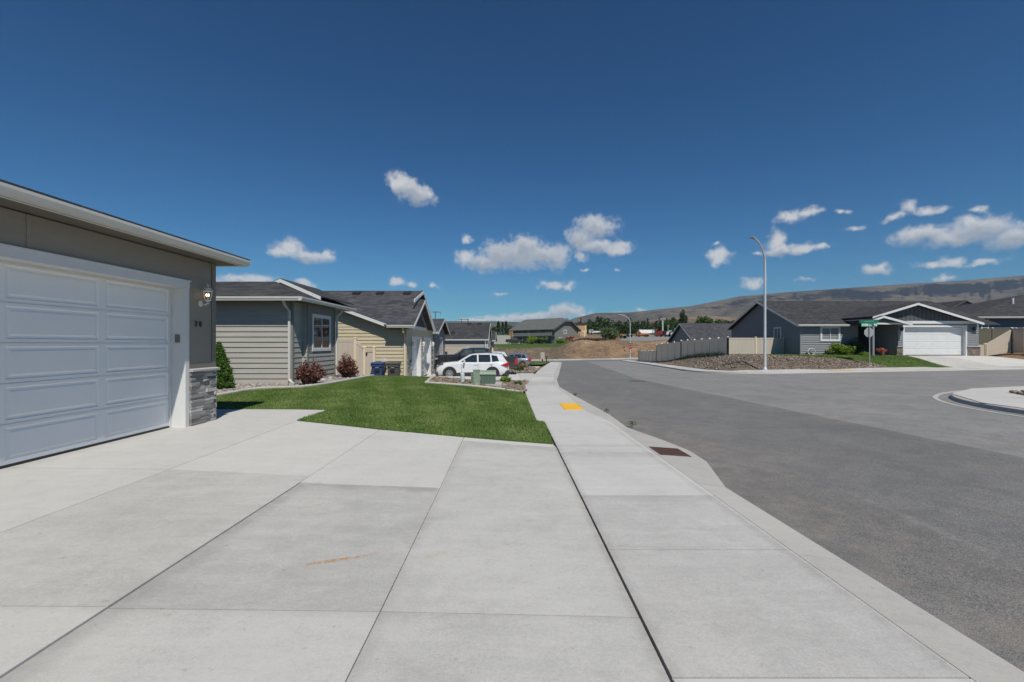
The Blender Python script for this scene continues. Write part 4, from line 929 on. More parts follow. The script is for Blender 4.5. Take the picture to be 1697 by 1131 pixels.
# ================================================================== CREAM HOUSE
def cream_house():
    t = thing('cream_house', (-5.3, 27, -.55), 'cream lap sided house with two single white garage doors under a double gable', 'house')
    b0 = -.45; WX = -5.30; Y0 = 23.1
    f = frame((-13, Y0), (WX, Y0)); L = f.L
    kx = .37; zt = lambda x: 2.42+(-6.1-x)*kx
    m = MB()
    lap(m, f, 0, L-.03, b0, 2.36, .178, .030)
    lap(m, f, 0, L, 2.36, 4.6, .178, .030, rng=lambda z: (0, (-6.1-(z-2.42)/kx)+13))
    fx = frame((WX, Y0), (WX, 31.0)); F = lambda y: y-Y0
    lap(m, fx, .03, F(24.25), b0, 2.4, .178, .016); lap(m, fx, F(24.2), F(30.25), 1.90, 2.4, .178, .016); lap(m, fx, F(26.9), F(27.6), b0, 1.9, .178, .016); lap(m, fx, F(30.25), F(31.0), b0, 2.4, .178, .016)
    m.box(-13, WX-.32, Y0+.02, 30.99, -1, 2.38); m.box(WX-.33, WX-.02, Y0+.021, 24.30, -1, 2.37); m.box(WX-.33, WX-.02, 26.87, 27.63, -1, 2.37); m.box(WX-.33, WX-.02, 30.22, 30.985, -1, 2.37); m.box(WX-.33, WX-.021, 24.2, 30.3, 1.91, 2.36); m.box(-13, -6.2, Y0+.03, 23.6, 2.38, 2.45)
    m.prism([(-13, Y0+.03, 2.38), (-6.15, Y0+.03, 2.38), (-10.5, Y0+.03, 4.0), (-13, Y0+.03, 4.0)], (0, .2, 0))
    m.build('wall', yellow_s, t, recalc=False)
    for a, b in ((24.42, 26.75), (27.75, 30.1)):
        garage_door(t, frame((WX-.20, a), (WX-.20, b)), 0, b-a, -.52, 1.75, 2, 4, 0, white_p)
        m = MB(); m.box(WX-.22, WX+.03, b, b+.12, -.6, 1.85); m.box(WX-.22, WX+.03, a-.12, a, -.6, 1.85); m.box(WX-.22, WX+.031, a-.12, b+.12, 1.751, 1.90); m.build('door_casing', white_p, t)
    for a, b, sd in ((23.2, 24.28, 3), (26.9, 27.6, 4), (30.25, 30.95, 5)):
        m = MB(); ledge(m, frame((WX, a), (WX, b)), 0, b-a, -.6, .62 if sd != 5 else 1.2, .01, sd, (.06, .12), (.15, .5)); m.box(WX-.005, WX+.012, a, b, -.62, .60)
        m.build('stone_veneer', stone_m, t, recalc=False)
    m = MB(); m.prism([(WX+.025, 23.06, b0), (WX+.025, 23.18, b0), (WX, 23.18, b0), (WX, 23.099, b0), (WX-.12, 23.099, b0), (WX-.12, 23.06, b0)], (0, 0, 2.36-b0)); m.build('corner_board', yellow_s, t)
    # big street gable with a lower one in front
    R0, R1, RM, zr, ze = 22.55, 31.05, 26.8, 4.62, 2.40; xE = -5.12
    m = MB()
    roof_plane(m, [(-6.1, R0, ze), (xE, R0, ze), (xE, RM, zr), (-13, RM, zr), (-13, R0+2.2, ze+2.2*(zr-ze)/(RM-R0)), (-8.0, R0+1.15, ze+1.15*(zr-ze)/(RM-R0))])
    roof_plane(m, [(xE, R1, ze), (-13, R1, ze), (-13, RM, zr), (xE, RM, zr)])
    roof_plane(m, [(-6.02, R0+.17, 2.45), (-6.02, R0+1.5, 2.45), (-10.5, R0+3.2, 2.45+4.48*kx), (-10.5, R0+.17, 2.45+4.48*kx)])
    roof_plane(m, [(-10.5, R0+.17, 2.45+4.48*kx), (-10.5, R0+3.2, 2.45+4.48*kx), (-13, R0+3.2, 3.2), (-13, R0+.17, 3.2)])
    S0, S1, SM, zs = 22.55, 28.62, 25.58, 3.98; xS = -4.80
    roof_plane(m, [(xE-.1, S0, ze), (xS, S0, ze-.01), (xS, SM, zs), (xE-.1, SM, zs)]); roof_plane(m, [(xS, S1, ze-.01), (xE-.1, S1, ze), (xE-.1, SM, zs), (xS, SM, zs)])
    m.build('roof', roof_d, t)
    m = MB(); kk = (zs-ze)/(SM-S0)
    m.prism([(WX, S0+.4, ze-.02), (WX, S1-.4, ze-.02), (WX, SM, zs-.10)], (.03, 0, 0)); m.prism([(WX-.10, R0+.4, ze-.02), (WX-.10, R1-.4, ze-.02), (WX-.10, RM, zr-.12)], (.05, 0, 0))
    for k in range(18):
        y = S0+.6+k*.36; zz = ze+kk*min(y-S0, S1-y)-.12
        if zz > ze+.1: m.box(WX+.03, WX+.05, y, y+.05, ze, zz)
    m.build('gable_wall', batten_d, t)
    m = MB(); m.box(WX+.03, WX+.07, S0+.35, S1-.35, ze-.10, ze+.08); m.bar((xS, S0, ze-.03), (xS, SM, zs-.03), .04, .15); m.bar((xS, S1, ze-.03), (xS, SM, zs-.03), .04, .15)
    m.bar((xE+.01, SM-1.4, zr-1.4*(zr-ze)/(RM-R0)-.03), (xE+.01, RM, zr-.03), .04, .16); m.bar((xE+.01, R1, ze-.03), (xE+.01, RM, zr-.03), .04, .16)
    m.bar((-5.98, R0+.15, 2.45-.04), (-9.9, R0+.15, 2.45+3.9*kx-.04), .04, .16); build_each(m, 'rake_board', white_p, t)
    m = MB(); gutter(m, (-6.12, R0-.06, ze+.02), (xS+.02, R0-.06, ze+.02), .13, .13); build_each(m, 'gutter', gutter_p, t, recalc=False)
    m = MB()
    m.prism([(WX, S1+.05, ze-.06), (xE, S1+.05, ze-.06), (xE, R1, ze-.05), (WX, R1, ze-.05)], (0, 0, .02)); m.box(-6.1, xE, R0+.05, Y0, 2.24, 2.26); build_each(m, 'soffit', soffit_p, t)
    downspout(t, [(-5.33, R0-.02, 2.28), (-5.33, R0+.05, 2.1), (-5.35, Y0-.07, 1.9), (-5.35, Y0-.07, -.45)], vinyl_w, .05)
    for x in (-8.9, -7.55, -6.0):
        m = MB(); y = RM-.45; z = zr-.45*(zr-ze)/(RM-R0); m.prism([(x-.2, y-.18, z-.10), (x-.2, y+.2, z+.09), (x-.2, y+.2, z+.17), (x-.2, y-.18, z+.06)], (.4, 0, 0)); m.build('roof_vent', blk, t)
    m = MB(); mx, mz = -6.42, .62; m.lathe([(.02, -.14), (.12, -.13), (.13, -.05), (.13, 0)], (mx, Y0-.0, mz), 16, 'y'); m.build('electric_meter', galv, t, smooth=True)
    m = MB(); m.box(mx-.14, mx+.14, Y0-.09, Y0-.02, mz-.42, mz-.15); m.build('meter_box', grey_bin, t)
    for y in (24.0, 27.2, 30.5):
        m = MB(); m.lathe([(.03, 0), (.07, .02), (.08, .16), (.10, .17), (.03, .26), (.0, .3)], (WX+.12, y, 1.35), 8); m.box(WX, WX+.1, y-.03, y+.03, 1.36, 1.42); m.build('wall_lamp', lampw, t)
cream_house()
# ================================================================== FURTHER HOUSES ON THE NEAR SIDE
def gable_house(t, x0, x1, y0, y1, zb, ze, zr, axis, wallm, roofm, ov=.45, exp=.2, rv=.02, white=True, rake=None):
    """simple gabled house body; axis 'x' = ridge runs along x"""
    m = MB(); pts = [(x0, y0), (x1, y0), (x1, y1), (x0, y1)]
    for a, b in zip(pts, pts[1:]+pts[:1]):
        f = frame(a, b); lap(m, f, 0, f.L, zb, ze-.05, exp, rv)
        g = (axis == 'x') == (abs(b[1]-a[1]) > abs(b[0]-a[0]))
        if g: lap(m, f, 0, f.L, ze-.05, zr-.12, exp, rv, rng=lambda z: ((z-ze+.05)/(zr-.12-ze+.05)*f.L/2, f.L-(z-ze+.05)/(zr-.12-ze+.05)*f.L/2))
    m.box(x0+.02, x1-.02, y0+.02, y1-.02, zb-.6, ze-.06)
    m.build('wall', wallm, t, recalc=False)
    m = MB(); b_ = MB(); gt = MB(); k = .03
    if axis == 'x':
        ym = (y0+y1)/2; sl = (zr-ze)/(ym-y0+ov); X0, X1, A, B = x0-ov, x1+ov, y0-ov, y1+ov
        roof_plane(m, [(X0, A, ze), (X1, A, ze), (X1, ym, zr), (X0, ym, zr)]); roof_plane(m, [(X1, B, ze), (X0, B, ze), (X0, ym, zr), (X1, ym, zr)])
        for X in (X0, X1):
            b_.bar((X, A, ze-.025), (X, ym, zr-.025), .04, .16); b_.bar((X, B, ze-.025), (X, ym, zr-.025), .04, .16)
        gutter(gt, (X0, A-.05, ze), (X1, A-.05, ze), .13, .14); gutter(gt, (X1, B+.05, ze), (X0, B+.05, ze), .13, .14)
        gt.box(x0, x1, A, y0, ze-.15, ze-.13)
    else:
        xm = (x0+x1)/2; X0, X1, A, B = x0-ov, x1+ov, y0-ov, y1+ov
        roof_plane(m, [(X0, B, ze), (X0, A, ze), (xm, A, zr), (xm, B, zr)]); roof_plane(m, [(X1, A, ze), (X1, B, ze), (xm, B, zr), (xm, A, zr)])
        for Yy in (A, B):
            b_.bar((X0, Yy, ze-.025), (xm, Yy, zr-.025), .04, .16); b_.bar((X1, Yy, ze-.025), (xm, Yy, zr-.025), .04, .16)
        gutter(gt, (X0-.05, B, ze), (X0-.05, A, ze), .13, .14); gutter(gt, (X1+.05, A, ze), (X1+.05, B, ze), .13, .14)
    m.build('roof', roofm, t); build_each(b_, 'rake_board', rake or white_p, t); build_each(gt, 'gutter', white_p if white else gutter_p, t, recalc=False)
def roof_vent(t, x, y, z, sl=.4):
    m = MB(); m.prism([(x-.2, y-.2, z-.2*sl-.03), (x-.2, y+.22, z+.22*sl-.03), (x-.2, y+.22, z+.22*sl+.09), (x-.2, y-.2, z-.2*sl+.10)], (.4, 0, 0)); m.build('roof_vent', blk, t)
t = thing('grey_house', (-4, 46, -1), 'small grey house with a broad plain roof rising behind the black pickup', 'house')
gable_house(t, -9.5, -2.2, 42.2, 50.5, -1.1, 1.92, 3.62, 'x', greige, roof_b, ov=.16)
for x in (-4.15, -3.1): roof_vent(t, x, 46.0, 3.45)
roof_vent(t, -5.55, 43.6, 2.5)
downspout(t, [(-2.3, 42.0, 1.8), (-2.32, 42.08, 1.5), (-2.32, 42.12, -.9)], white_p, .05)
m = MB(); m.lathe([(.05, 0), (.05, .55), (.14, .56), (.14, .66), (.03, .7)], (-2.15, 42.2, 1.1), 8); m.build('wall_lamp', lampw, t)
t = thing('grey_cottage', (-5.75, 36, -.7), 'grey house end with a small white edged gable past the cream house', 'house')
gable_house(t, -12, -5.65, 33.6, 39.2, -.8, 2.36, 3.5, 'x', grey_s, roof_d, ov=.4)
window(t, frame((-5.65, 33.6), (-5.65, 39.2)), 2.7, 4.1, .55, 2.05, None, .12, white_p, 1, .04)
m = MB(); ledge(m, frame((-5.65, 33.6), (-5.65, 39.2)), .1, 5.5, -.9, .1, .01, 61, (.08, .14), (.2, .5)); m.build('stone_veneer', stone_m, t, recalc=False)
t = thing('tan_house', (-2.6, 62, -1.4), 'sliver of a tan house wall and dark roof beyond the grey house', 'house')
gable_house(t, -9, -2.45, 60.5, 67, -1.5, 1.95, 3.2, 'x', bayblue, roof_b)

# ================================================================== FENCES
def fence_run(t, pts, zt, zb, mat, post_mat, capm, spacing=1.83, w=.13, posts=True, cap=.05):
    """vinyl fence: posts with caps, tongue-and-groove panels with a top and a bottom rail; zt / zb give the top and foot height"""
    for a, b in zip(pts[:-1], pts[1:]):
        L = math.hypot(b[0]-a[0], b[1]-a[1]); n = max(1, round(L/spacing)); f = frame(a, b)
        for k in range(n):
            s0, s1 = L*k/n+w/2, L*(k+1)/n-w/2; q0 = f(s0, 0, 0); q1 = f(s1, 0, 0)
            T0, T1, B0, B1 = zt(*q0[:2]), zt(*q1[:2]), zb(*q0[:2]), zb(*q1[:2])
            m = MB(); nb = max(2, round((s1-s0)/.28))
            for i in range(nb):
                u0, u1 = i/nb, (i+1)/nb; sa, sb = s0+(s1-s0)*u0+.003, s0+(s1-s0)*u1-.003
                ta, tb = T0+(T1-T0)*u0, T0+(T1-T0)*u1; ba, bb = B0+(B1-B0)*u0, B0+(B1-B0)*u1
                vs = [f(sa, -.018, ba), f(sb, -.018, bb), f(sb, -.018, tb-.02), f(sa, -.018, ta-.02), f(sa, .018, ba), f(sb, .018, bb), f(sb, .018, tb-.02), f(sa, .018, ta-.02)]
                m.add(vs, [(0, 1, 2, 3), (4, 7, 6, 5), (0, 4, 5, 1), (1, 5, 6, 2), (2, 6, 7, 3), (3, 7, 4, 0)])
            for hh, zz in ((.14, 0), (.15, None)):
                za, zb_ = (T0, T1) if zz == 0 else (B0+.22, B1+.22)
                vs = [f(s0-.02, -.028, za-hh), f(s1+.02, -.028, zb_-hh), f(s1+.02, -.028, zb_), f(s0-.02, -.028, za), f(s0-.02, .028, za-hh), f(s1+.02, .028, zb_-hh), f(s1+.02, .028, zb_), f(s0-.02, .028, za)]
                m.add(vs, [(0, 1, 2, 3), (4, 7, 6, 5), (0, 4, 5, 1), (1, 5, 6, 2), (2, 6, 7, 3), (3, 7, 4, 0)])
            m.build('panel', mat, t)
        if posts:
            for k in range(n+1 if b == pts[-1] else n):
                q = f(L*k/n, 0, 0); fence_post(t, q[0], q[1], zb(q[0], q[1]), zt(q[0], q[1]), post_mat, capm, w, cap)
def fence_post(t, x, y, z0, z1, pm_, capm, w=.13, cap=.05):
    m = MB(); m.box(x-w/2, x+w/2, y-w/2, y+w/2, z0-.1, z1+.03); p = m.build('post', pm_, t, bevel=.004)
    m = MB(); e = w/2+.015; m.add([(x-e, y-e, z1+.03), (x+e, y-e, z1+.03), (x+e, y+e, z1+.03), (x-e, y+e, z1+.03), (x-e, y-e, z1+.05), (x+e, y-e, z1+.05), (x+e, y+e, z1+.05), (x-e, y+e, z1+.05), (x, y, z1+.05+cap)], [(3, 2, 1, 0), (0, 1, 5, 4), (1, 2, 6, 5), (2, 3, 7, 6), (3, 0, 4, 7), (4, 5, 8), (5, 6, 8), (6, 7, 8), (7, 4, 8)])
    m.build('post_cap', capm, p)
    return p
t = thing('vinyl_fence', (-7.8, 22.65, -.4), 'greige vinyl fence with a lower gate between the greige and cream houses', 'fence')
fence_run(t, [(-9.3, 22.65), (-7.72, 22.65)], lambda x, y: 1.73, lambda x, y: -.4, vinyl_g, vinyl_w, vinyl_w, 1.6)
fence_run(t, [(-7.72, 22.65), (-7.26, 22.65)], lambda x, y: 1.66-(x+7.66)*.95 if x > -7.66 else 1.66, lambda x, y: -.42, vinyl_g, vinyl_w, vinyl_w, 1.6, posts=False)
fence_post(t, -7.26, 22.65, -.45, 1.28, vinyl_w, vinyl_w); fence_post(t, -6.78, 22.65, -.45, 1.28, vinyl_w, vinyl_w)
m = MB(); m.box(-7.18, -6.86, 22.63, 22.67, -.35, 1.12)
for z in (-.32, 1.08): m.box(-7.19, -6.85, 22.61, 22.69, z, z+.16)
g = m.build('gate', vinyl_g, t)
m = MB(); m.box(-7.21, -7.11, 22.59, 22.609, .93, 1.05); m.build('latch', blk, g)
t = thing('low_vinyl_fence', (-3.5, 40.8, -.9), 'beige vinyl fence standing before the grey house behind the parked pickup', 'fence')
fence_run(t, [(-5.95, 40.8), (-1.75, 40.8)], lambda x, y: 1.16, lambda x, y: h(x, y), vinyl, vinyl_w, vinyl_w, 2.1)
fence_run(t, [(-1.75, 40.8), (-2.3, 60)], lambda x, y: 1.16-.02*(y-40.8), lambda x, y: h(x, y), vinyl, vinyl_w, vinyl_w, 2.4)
t = thing('corner_fence', (19.25, 40.3, .4), 'long beige vinyl fence stepping down along the street beside the corner lot', 'fence')
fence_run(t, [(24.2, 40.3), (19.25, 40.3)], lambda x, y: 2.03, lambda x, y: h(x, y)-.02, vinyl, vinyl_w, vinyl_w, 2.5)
fence_run(t, [(19.25, 40.3), (19.25, 51.3)], lambda x, y: 2.02-(y-40.3)*.018, lambda x, y: h(x, y)-.05, vinyl_w, vinyl_w, white_p, 1.83, cap=.09)  # shaded runs coloured paler and warmer than the sunlit run of the fence
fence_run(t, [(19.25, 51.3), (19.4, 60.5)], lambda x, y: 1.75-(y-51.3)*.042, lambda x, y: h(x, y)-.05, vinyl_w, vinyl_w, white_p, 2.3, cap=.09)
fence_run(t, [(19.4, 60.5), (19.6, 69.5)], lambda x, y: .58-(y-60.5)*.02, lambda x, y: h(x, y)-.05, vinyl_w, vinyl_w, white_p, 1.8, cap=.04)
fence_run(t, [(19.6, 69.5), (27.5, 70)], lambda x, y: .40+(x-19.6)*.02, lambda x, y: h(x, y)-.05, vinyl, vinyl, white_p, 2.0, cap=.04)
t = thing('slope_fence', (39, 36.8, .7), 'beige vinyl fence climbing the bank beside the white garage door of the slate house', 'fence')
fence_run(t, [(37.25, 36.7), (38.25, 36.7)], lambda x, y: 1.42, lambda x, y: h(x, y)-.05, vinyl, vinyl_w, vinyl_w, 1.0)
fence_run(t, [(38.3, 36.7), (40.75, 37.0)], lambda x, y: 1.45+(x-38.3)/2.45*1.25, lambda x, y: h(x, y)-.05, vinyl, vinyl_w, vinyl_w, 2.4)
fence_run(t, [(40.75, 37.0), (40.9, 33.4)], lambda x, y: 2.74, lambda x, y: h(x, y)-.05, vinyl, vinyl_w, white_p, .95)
t = thing('back_fence', (43, 41, 1.1), 'dull olive brown board fence standing in front of the navy house', 'fence')
fence_run(t, [(41.2, 40.9), (47.5, 40.9)], lambda x, y: 2.86, lambda x, y: h(x, y)-.05, paint('olive_fence', (.115, .105, .075), .7, .12), paint('olive_post', (.13, .12, .09), .7, .1), white_p, 2.1)
t = thing('yard_wall', (0, 160, 1.5), 'long pale wall in front of the spruces beside the two storey lodge', 'wall')
m = MB(); m.box(-7.2, .0, 158, 158.3, 1.0, 4.4); m.box(-7.2, .02, 157.95, 158.35, 4.4, 4.55); m.build('wall', paint('pale_block_wall', (.40, .38, .34), .8, .1), t)

# ================================================================== SLATE BLUE CORNER HOUSE
def slate_house():
    t = thing('slate_house', (30, 38, .5), 'slate blue corner house with white garage door and white trimmed gables behind the street sign', 'house')
    b0, ze = .52, 3.08; x0, x1, y0, y1 = 24.2, 40, 38, 49.8; ym = (y0+y1)/2; zr = 5.62
    m = MB()
    f = frame((x0, y0), (29.0, y0)); lap(m, f, 0, f.L, b0, ze-.05, .186, .060)
    f = frame((x0, y1), (x0, y0)); lap(m, f, 0, f.L, b0, ze-.05, .178, .052); lap(m, f, 0, f.L, ze-.05, zr-.15, .178, .052, rng=lambda z: ((z-ze+.05)/(zr-.10-ze)*f.L/2, f.L-(z-ze+.05)/(zr-.10-ze)*f.L/2))
    m.box(x0+.02, 28.98, y0+.02, y1, -.3, ze-.06); m.box(28.99, 40, 41.0, y1-.01, -.3, ze-.061)
    # garage block and porch walls
    f = frame((30.65, 36), (31.0, 36)); 
    lap(m, frame((30.65, 36), (31.0, 36)), 0, .35, 1.25, 2.98, .178, .050); lap(m, frame((36.05, 36), (37.0, 36)), .0, .95, 1.25, 2.98, .178, .050); lap(m, frame((31.0, 36), (36.05, 36)), 0, 5.05, 2.92, 3.08, .178, .01)
    lap(m, frame((30.65, 41), (30.65, 36)), 0, 5.0, b0, 3.0, .178, .016)
    lap(m, frame((29.0, 41.0), (30.64, 41.0)), 0, 1.64, b0, 3.0, .178, .016)
    m.box(30.67, 30.98, 36.02, 44, .3, 3.1); m.box(36.07, 37.0, 36.02, 44, .3, 3.1); m.box(30.98, 36.07, 36.3, 36.5, 2.9, 3.1)
    m.build('wall', slate_s, t, recalc=False)
    m = MB(); m.prism([(x0-.04, y0-.04, b0), (x0+.12, y0-.04, b0), (x0+.12, y0-.001, b0), (x0-.001, y0-.001, b0), (x0-.001, y0+.1, b0), (x0-.04, y0+.1, b0)], (0, 0, 3.0-b0)); m.box(30.63, 30.75, 35.955, 35.998, 1.27, 2.98); build_each(m, 'corner_board', slate_s, t)
    m = MB(); m.box(x0-.03, 30.6, y0-.01, y0+.1, -.3, b0-.003); m.build('foundation', kerbc, t)
    garage_door(t, frame((31.15, 36.22), (35.95, 36.22)), 0, 4.8, .62, 2.78, 4, 4, 0, white_p)
    m = MB(); m.box(31.0, 31.14, 35.95, 36.25, .55, 2.80); m.box(35.96, 36.08, 35.95, 36.25, .55, 2.80); m.box(31.0, 36.08, 35.948, 36.25, 2.801, 2.94); m.build('door_casing', white_p, t, bevel=.004)
    m = MB(); m.box(30.9, 36.9, 35.93, 35.99, 3.08, 3.30); m.build('belly_band', white_p, t)
    for a, b, s in ((30.5, 30.99, 71), (36.09, 37.1, 72)):
        m = MB(); ledge(m, frame((a, 35.97), (b, 35.97)), 0, b-a, .5, 1.24, .01, s, (.06, .12), (.15, .4)); m.box(a+.02, b-.02, 35.965, 36.4, .4, 1.23); m.build('stone_veneer', stone_b, t, recalc=False)
        m = MB(); m.box(a-.02, b+.02, 35.86, 35.99, 1.245, 1.30); m.build('stone_cap', capst, t)
    # garage gable
    gx, gz, k = 31.8, 4.72, .303; gl, gr = 28.25, 36.95; ye = 35.5
    m = MB()
    roof_plane(m, [(x0-.45, y0-.42, ze), (29.0, y0-.42, ze), (40.5, y0-.42, ze), (40.5, ym, zr), (x0-.45, ym, zr)]); roof_plane(m, [(40.5, y1+.5, ze), (x0-.45, y1+.5, ze), (x0-.45, ym, zr), (40.5, ym, zr)])
    roof_plane(m, [(gl, ye, gz-(gx-gl)*k), (gx, ye, gz), (gx, 42.2, gz), (gl, 39.3, gz-(gx-gl)*k)]); roof_plane(m, [(gx, ye, gz), (gr, ye, gz-(gr-gx)*k), (gr, 38.6, gz-(gr-gx)*k), (gx, 42.2, gz)])
    px_, pz = 28.85, 3.69; yp = 35.15; pl = 28.0
    roof_plane(m, [(pl, yp, pz-(px_-pl)*.36), (px_, yp, pz), (px_, 39.3, pz), (pl, 38.5, pz-(px_-pl)*.36)]); roof_plane(m, [(px_, yp, pz), (31.05, yp, pz-2.1*.28), (31.05, 38.0, pz-2.1*.28), (px_, 39.3, pz)])
    m.build('roof', roof_b, t)
    m = MB(); m.prism([(pl+.03, yp+.06, 2.98), (pl+.03, 38.4, 2.98), (pl+.03, 38.4, pz-(px_-pl)*.36-.03), (pl+.03, yp+.06, pz-(px_-pl)*.36-.03)], (.05, 0, 0)); m.build('roof_cheek', roof_b, t)
    m = MB(); m.prism([(gl+.03, ye+.06, 3.1), (gl+.03, 39.2, 3.1), (gl+.03, 39.2, gz-(gx-gl)*k-.03), (gl+.03, ye+.06, gz-(gx-gl)*k-.03)], (.05, 0, 0)); m.build('roof_cheek', roof_b, t)
    m = MB(); zz = lambda x: gz-abs(x-gx)*k-.12
    m.prism([(28.3, 36.0, 3.10), (36.9, 36.0, 3.10), (gx, 36.0, gz-.12), (28.3, 36.0, gz-.12-3.5*k)], (0, .05, 0))
    for i in range(30):
        x = 28.4+i*.32
        if zz(x) > 3.25 and x < 36.8: m.box(x, x+.05, 35.97, 36.0, 3.301, zz(x))
    m.prism([(28.05, 35.35, 3.12), (30.6, 35.35, 3.12), (px_, 35.35, pz-.12), (28.05, 35.35, pz-.40)], (0, .05, 0)); m.build('gable_wall', batten_d, t)
    m = MB(); m.bar((gl, ye, zz(gl)+.09), (gx, ye, gz-.03), .04, .17); m.bar((gr, ye, zz(gr)+.09), (gx, ye, gz-.03), .04, .17)
    m.bar((pl, yp, pz-(px_-pl)*.36-.03), (px_, yp, pz-.03), .04, .15); m.bar((31.05, yp, pz-2.1*.28-.03), (px_, yp, pz-.03), .04, .17)
    m.bar((x0-.45, y0-.42, ze-.03), (x0-.45, ym, zr-.03), .04, .17); m.bar((x0-.45, y1+.5, ze-.03), (x0-.45, ym, zr-.03), .04, .17)
    m.box(28.0, 30.7, 35.32, 35.40, 3.0, 3.12); build_each(m, 'rake_board', white_p, t)
    m = MB(); gutter(m, (x0-.45, y0-.48, ze+.01), (28.0, y0-.48, ze+.01), .13, .14); build_each(m, 'gutter', white_p, t, recalc=False)
    window(t, frame((x0, y0), (27.3, y0)), 1.62, 3.28, 1.70, 2.94, pane_b, .12, white_p, 1, .10)
    f = frame((x0, y1), (x0, y0)); window(t, f, 8.1, 9.2, 1.35, 3.0, None, .09, white_p, 1, .09)
    for s in (6.6, 8.9):
        m = MB(); m.box(s-.09, s+.09, 0, .06, 3.72, 3.98, f); m.build('gable_vent', grey_s, t)
    m = MB(); m.box(28.16, 28.30, 35.38, 35.52, .55, 3.0); m.build('porch_post', slate_s, t)
    # front door in the porch
    m = MB(); m.box(29.35, 30.3, 40.90, 40.97, .6, 2.7); d = m.build('door', paint('dark_red_door', (.022, .008, .008), .5, .1), t)
    m = MB(); m.box(29.25, 29.34, 40.88, 40.97, .6, 2.8); m.box(30.31, 30.40, 40.88, 40.97, .6, 2.8); m.build('door_casing', slate_s, d)
    m = MB(); m.lathe([(.02, 0), (.05, .05), (.02, .08)], (30.2, 40.82, 1.6), 8, 'y'); m.build('handle', galv, d)
    for x in (30.85, 36.55):
        m = MB(); m.lathe([(.02, 0), (.07, .03), (.09, .22), (.11, .24), (.03, .32)], (x, 35.83, 2.5), 8); m.box(x-.03, x+.03, 35.84, 35.99, 2.62, 2.68); m.build('wall_lamp', blk, t)
slate_house()
# reel of hose, pots and shrubs by the slate house
t = thing('hose_reel', (24.95, 37.7, .55), 'pale round garden hose reel leaning on the slate blue wall', 'hose reel')
m = MB(); m.tube([(24.95+.30*math.cos(a*math.pi/10), 37.72, .84+.27*math.sin(a*math.pi/10)) for a in range(21)], .045, 6); m.build('hose', galv, t)
m = MB(); m.tube([(24.75, 37.78, .56), (25.02, 37.78, 1.2), (25.1, 37.78, 1.16)], .02, 6); m.tube([(25.15, 37.78, .56), (24.95, 37.78, .9)], .02, 6); m.build('stand', alum, t)
# ---- house above the fence on the far right and roofs behind
t = thing('navy_house', (46, 44, 1.5), 'dark navy house with a wide roof and narrow white window above the beige fence', 'house')
m = MB(); f = frame((42.2, 42.5), (60, 42.5)); lap(m, f, 0, f.L, .8, 3.92, .178, .02); f = frame((42.2, 54), (42.2, 42.5)); lap(m, f, 0, f.L, .8, 3.92, .178, .02); m.box(42.22, 60, 42.52, 54, .5, 3.9); m.build('wall', navy_s, t, recalc=False)
m = MB(); zt_ = 3.98+6.2*.46
roof_plane(m, [(41.7, 42.0, 3.98), (62, 42.0, 4.05), (62, 48.2, zt_), (55.2, 48.2, zt_)]); roof_plane(m, [(41.7, 42.0, 3.98), (55.2, 48.2, zt_), (41.7, 54.4, 3.98)]); roof_plane(m, [(62, 54.4, 4.05), (41.7, 54.4, 3.98), (55.2, 48.2, zt_), (62, 48.2, zt_)]); m.build('roof', roof_b, t)
m = MB(); gutter(m, (41.7, 41.95, 3.99), (62, 41.95, 4.05), .13, .14); build_each(m, 'gutter', gutter_p, t, recalc=False)
window(t, frame((42.2, 42.5), (60, 42.5)), 1.72, 2.45, 2.25, 3.75, None, .09, white_p, 0, .04, rails=1)
m = MB(); m.tube([(50.0, 45.3, 5.3), (50.0, 45.3, 6.05)], .09, 8); m.build('vent_pipe', white_p, t)
t = thing('gabled_house', (78, 80, 3), 'distant house with a small pale gable peeping over the slate house roof', 'house')
gable_house(t, 76.0, 83.5, 80, 90, 1, 7.1, 9.15, 'y', olive_g, roof_b, white=False, rake=batten_d)
gable_house(t, 70.0, 75.8, 78.5, 90, 1, 6.4, 8.3, 'x', olive_g, roof_b, white=False, rake=batten_d)
t = thing('fenced_house', (25, 62, 0), 'low slate grey house with a dark gable behind the street fence', 'house')
gable_house(t, 23.4, 36, 57.5, 66.5, -.4, 1.75, 4.3, 'x', slate_s, roof_d, white=False)
m = MB(); m.tube([(28.9, 58.9, 2.4), (28.9, 58.9, 3.05)], .09, 8); m.lathe([(.2, 0), (.2, .05), (.08, .12)], (28.9, 58.9, 2.6), 8); m.build('vent_pipe', white_p, t)

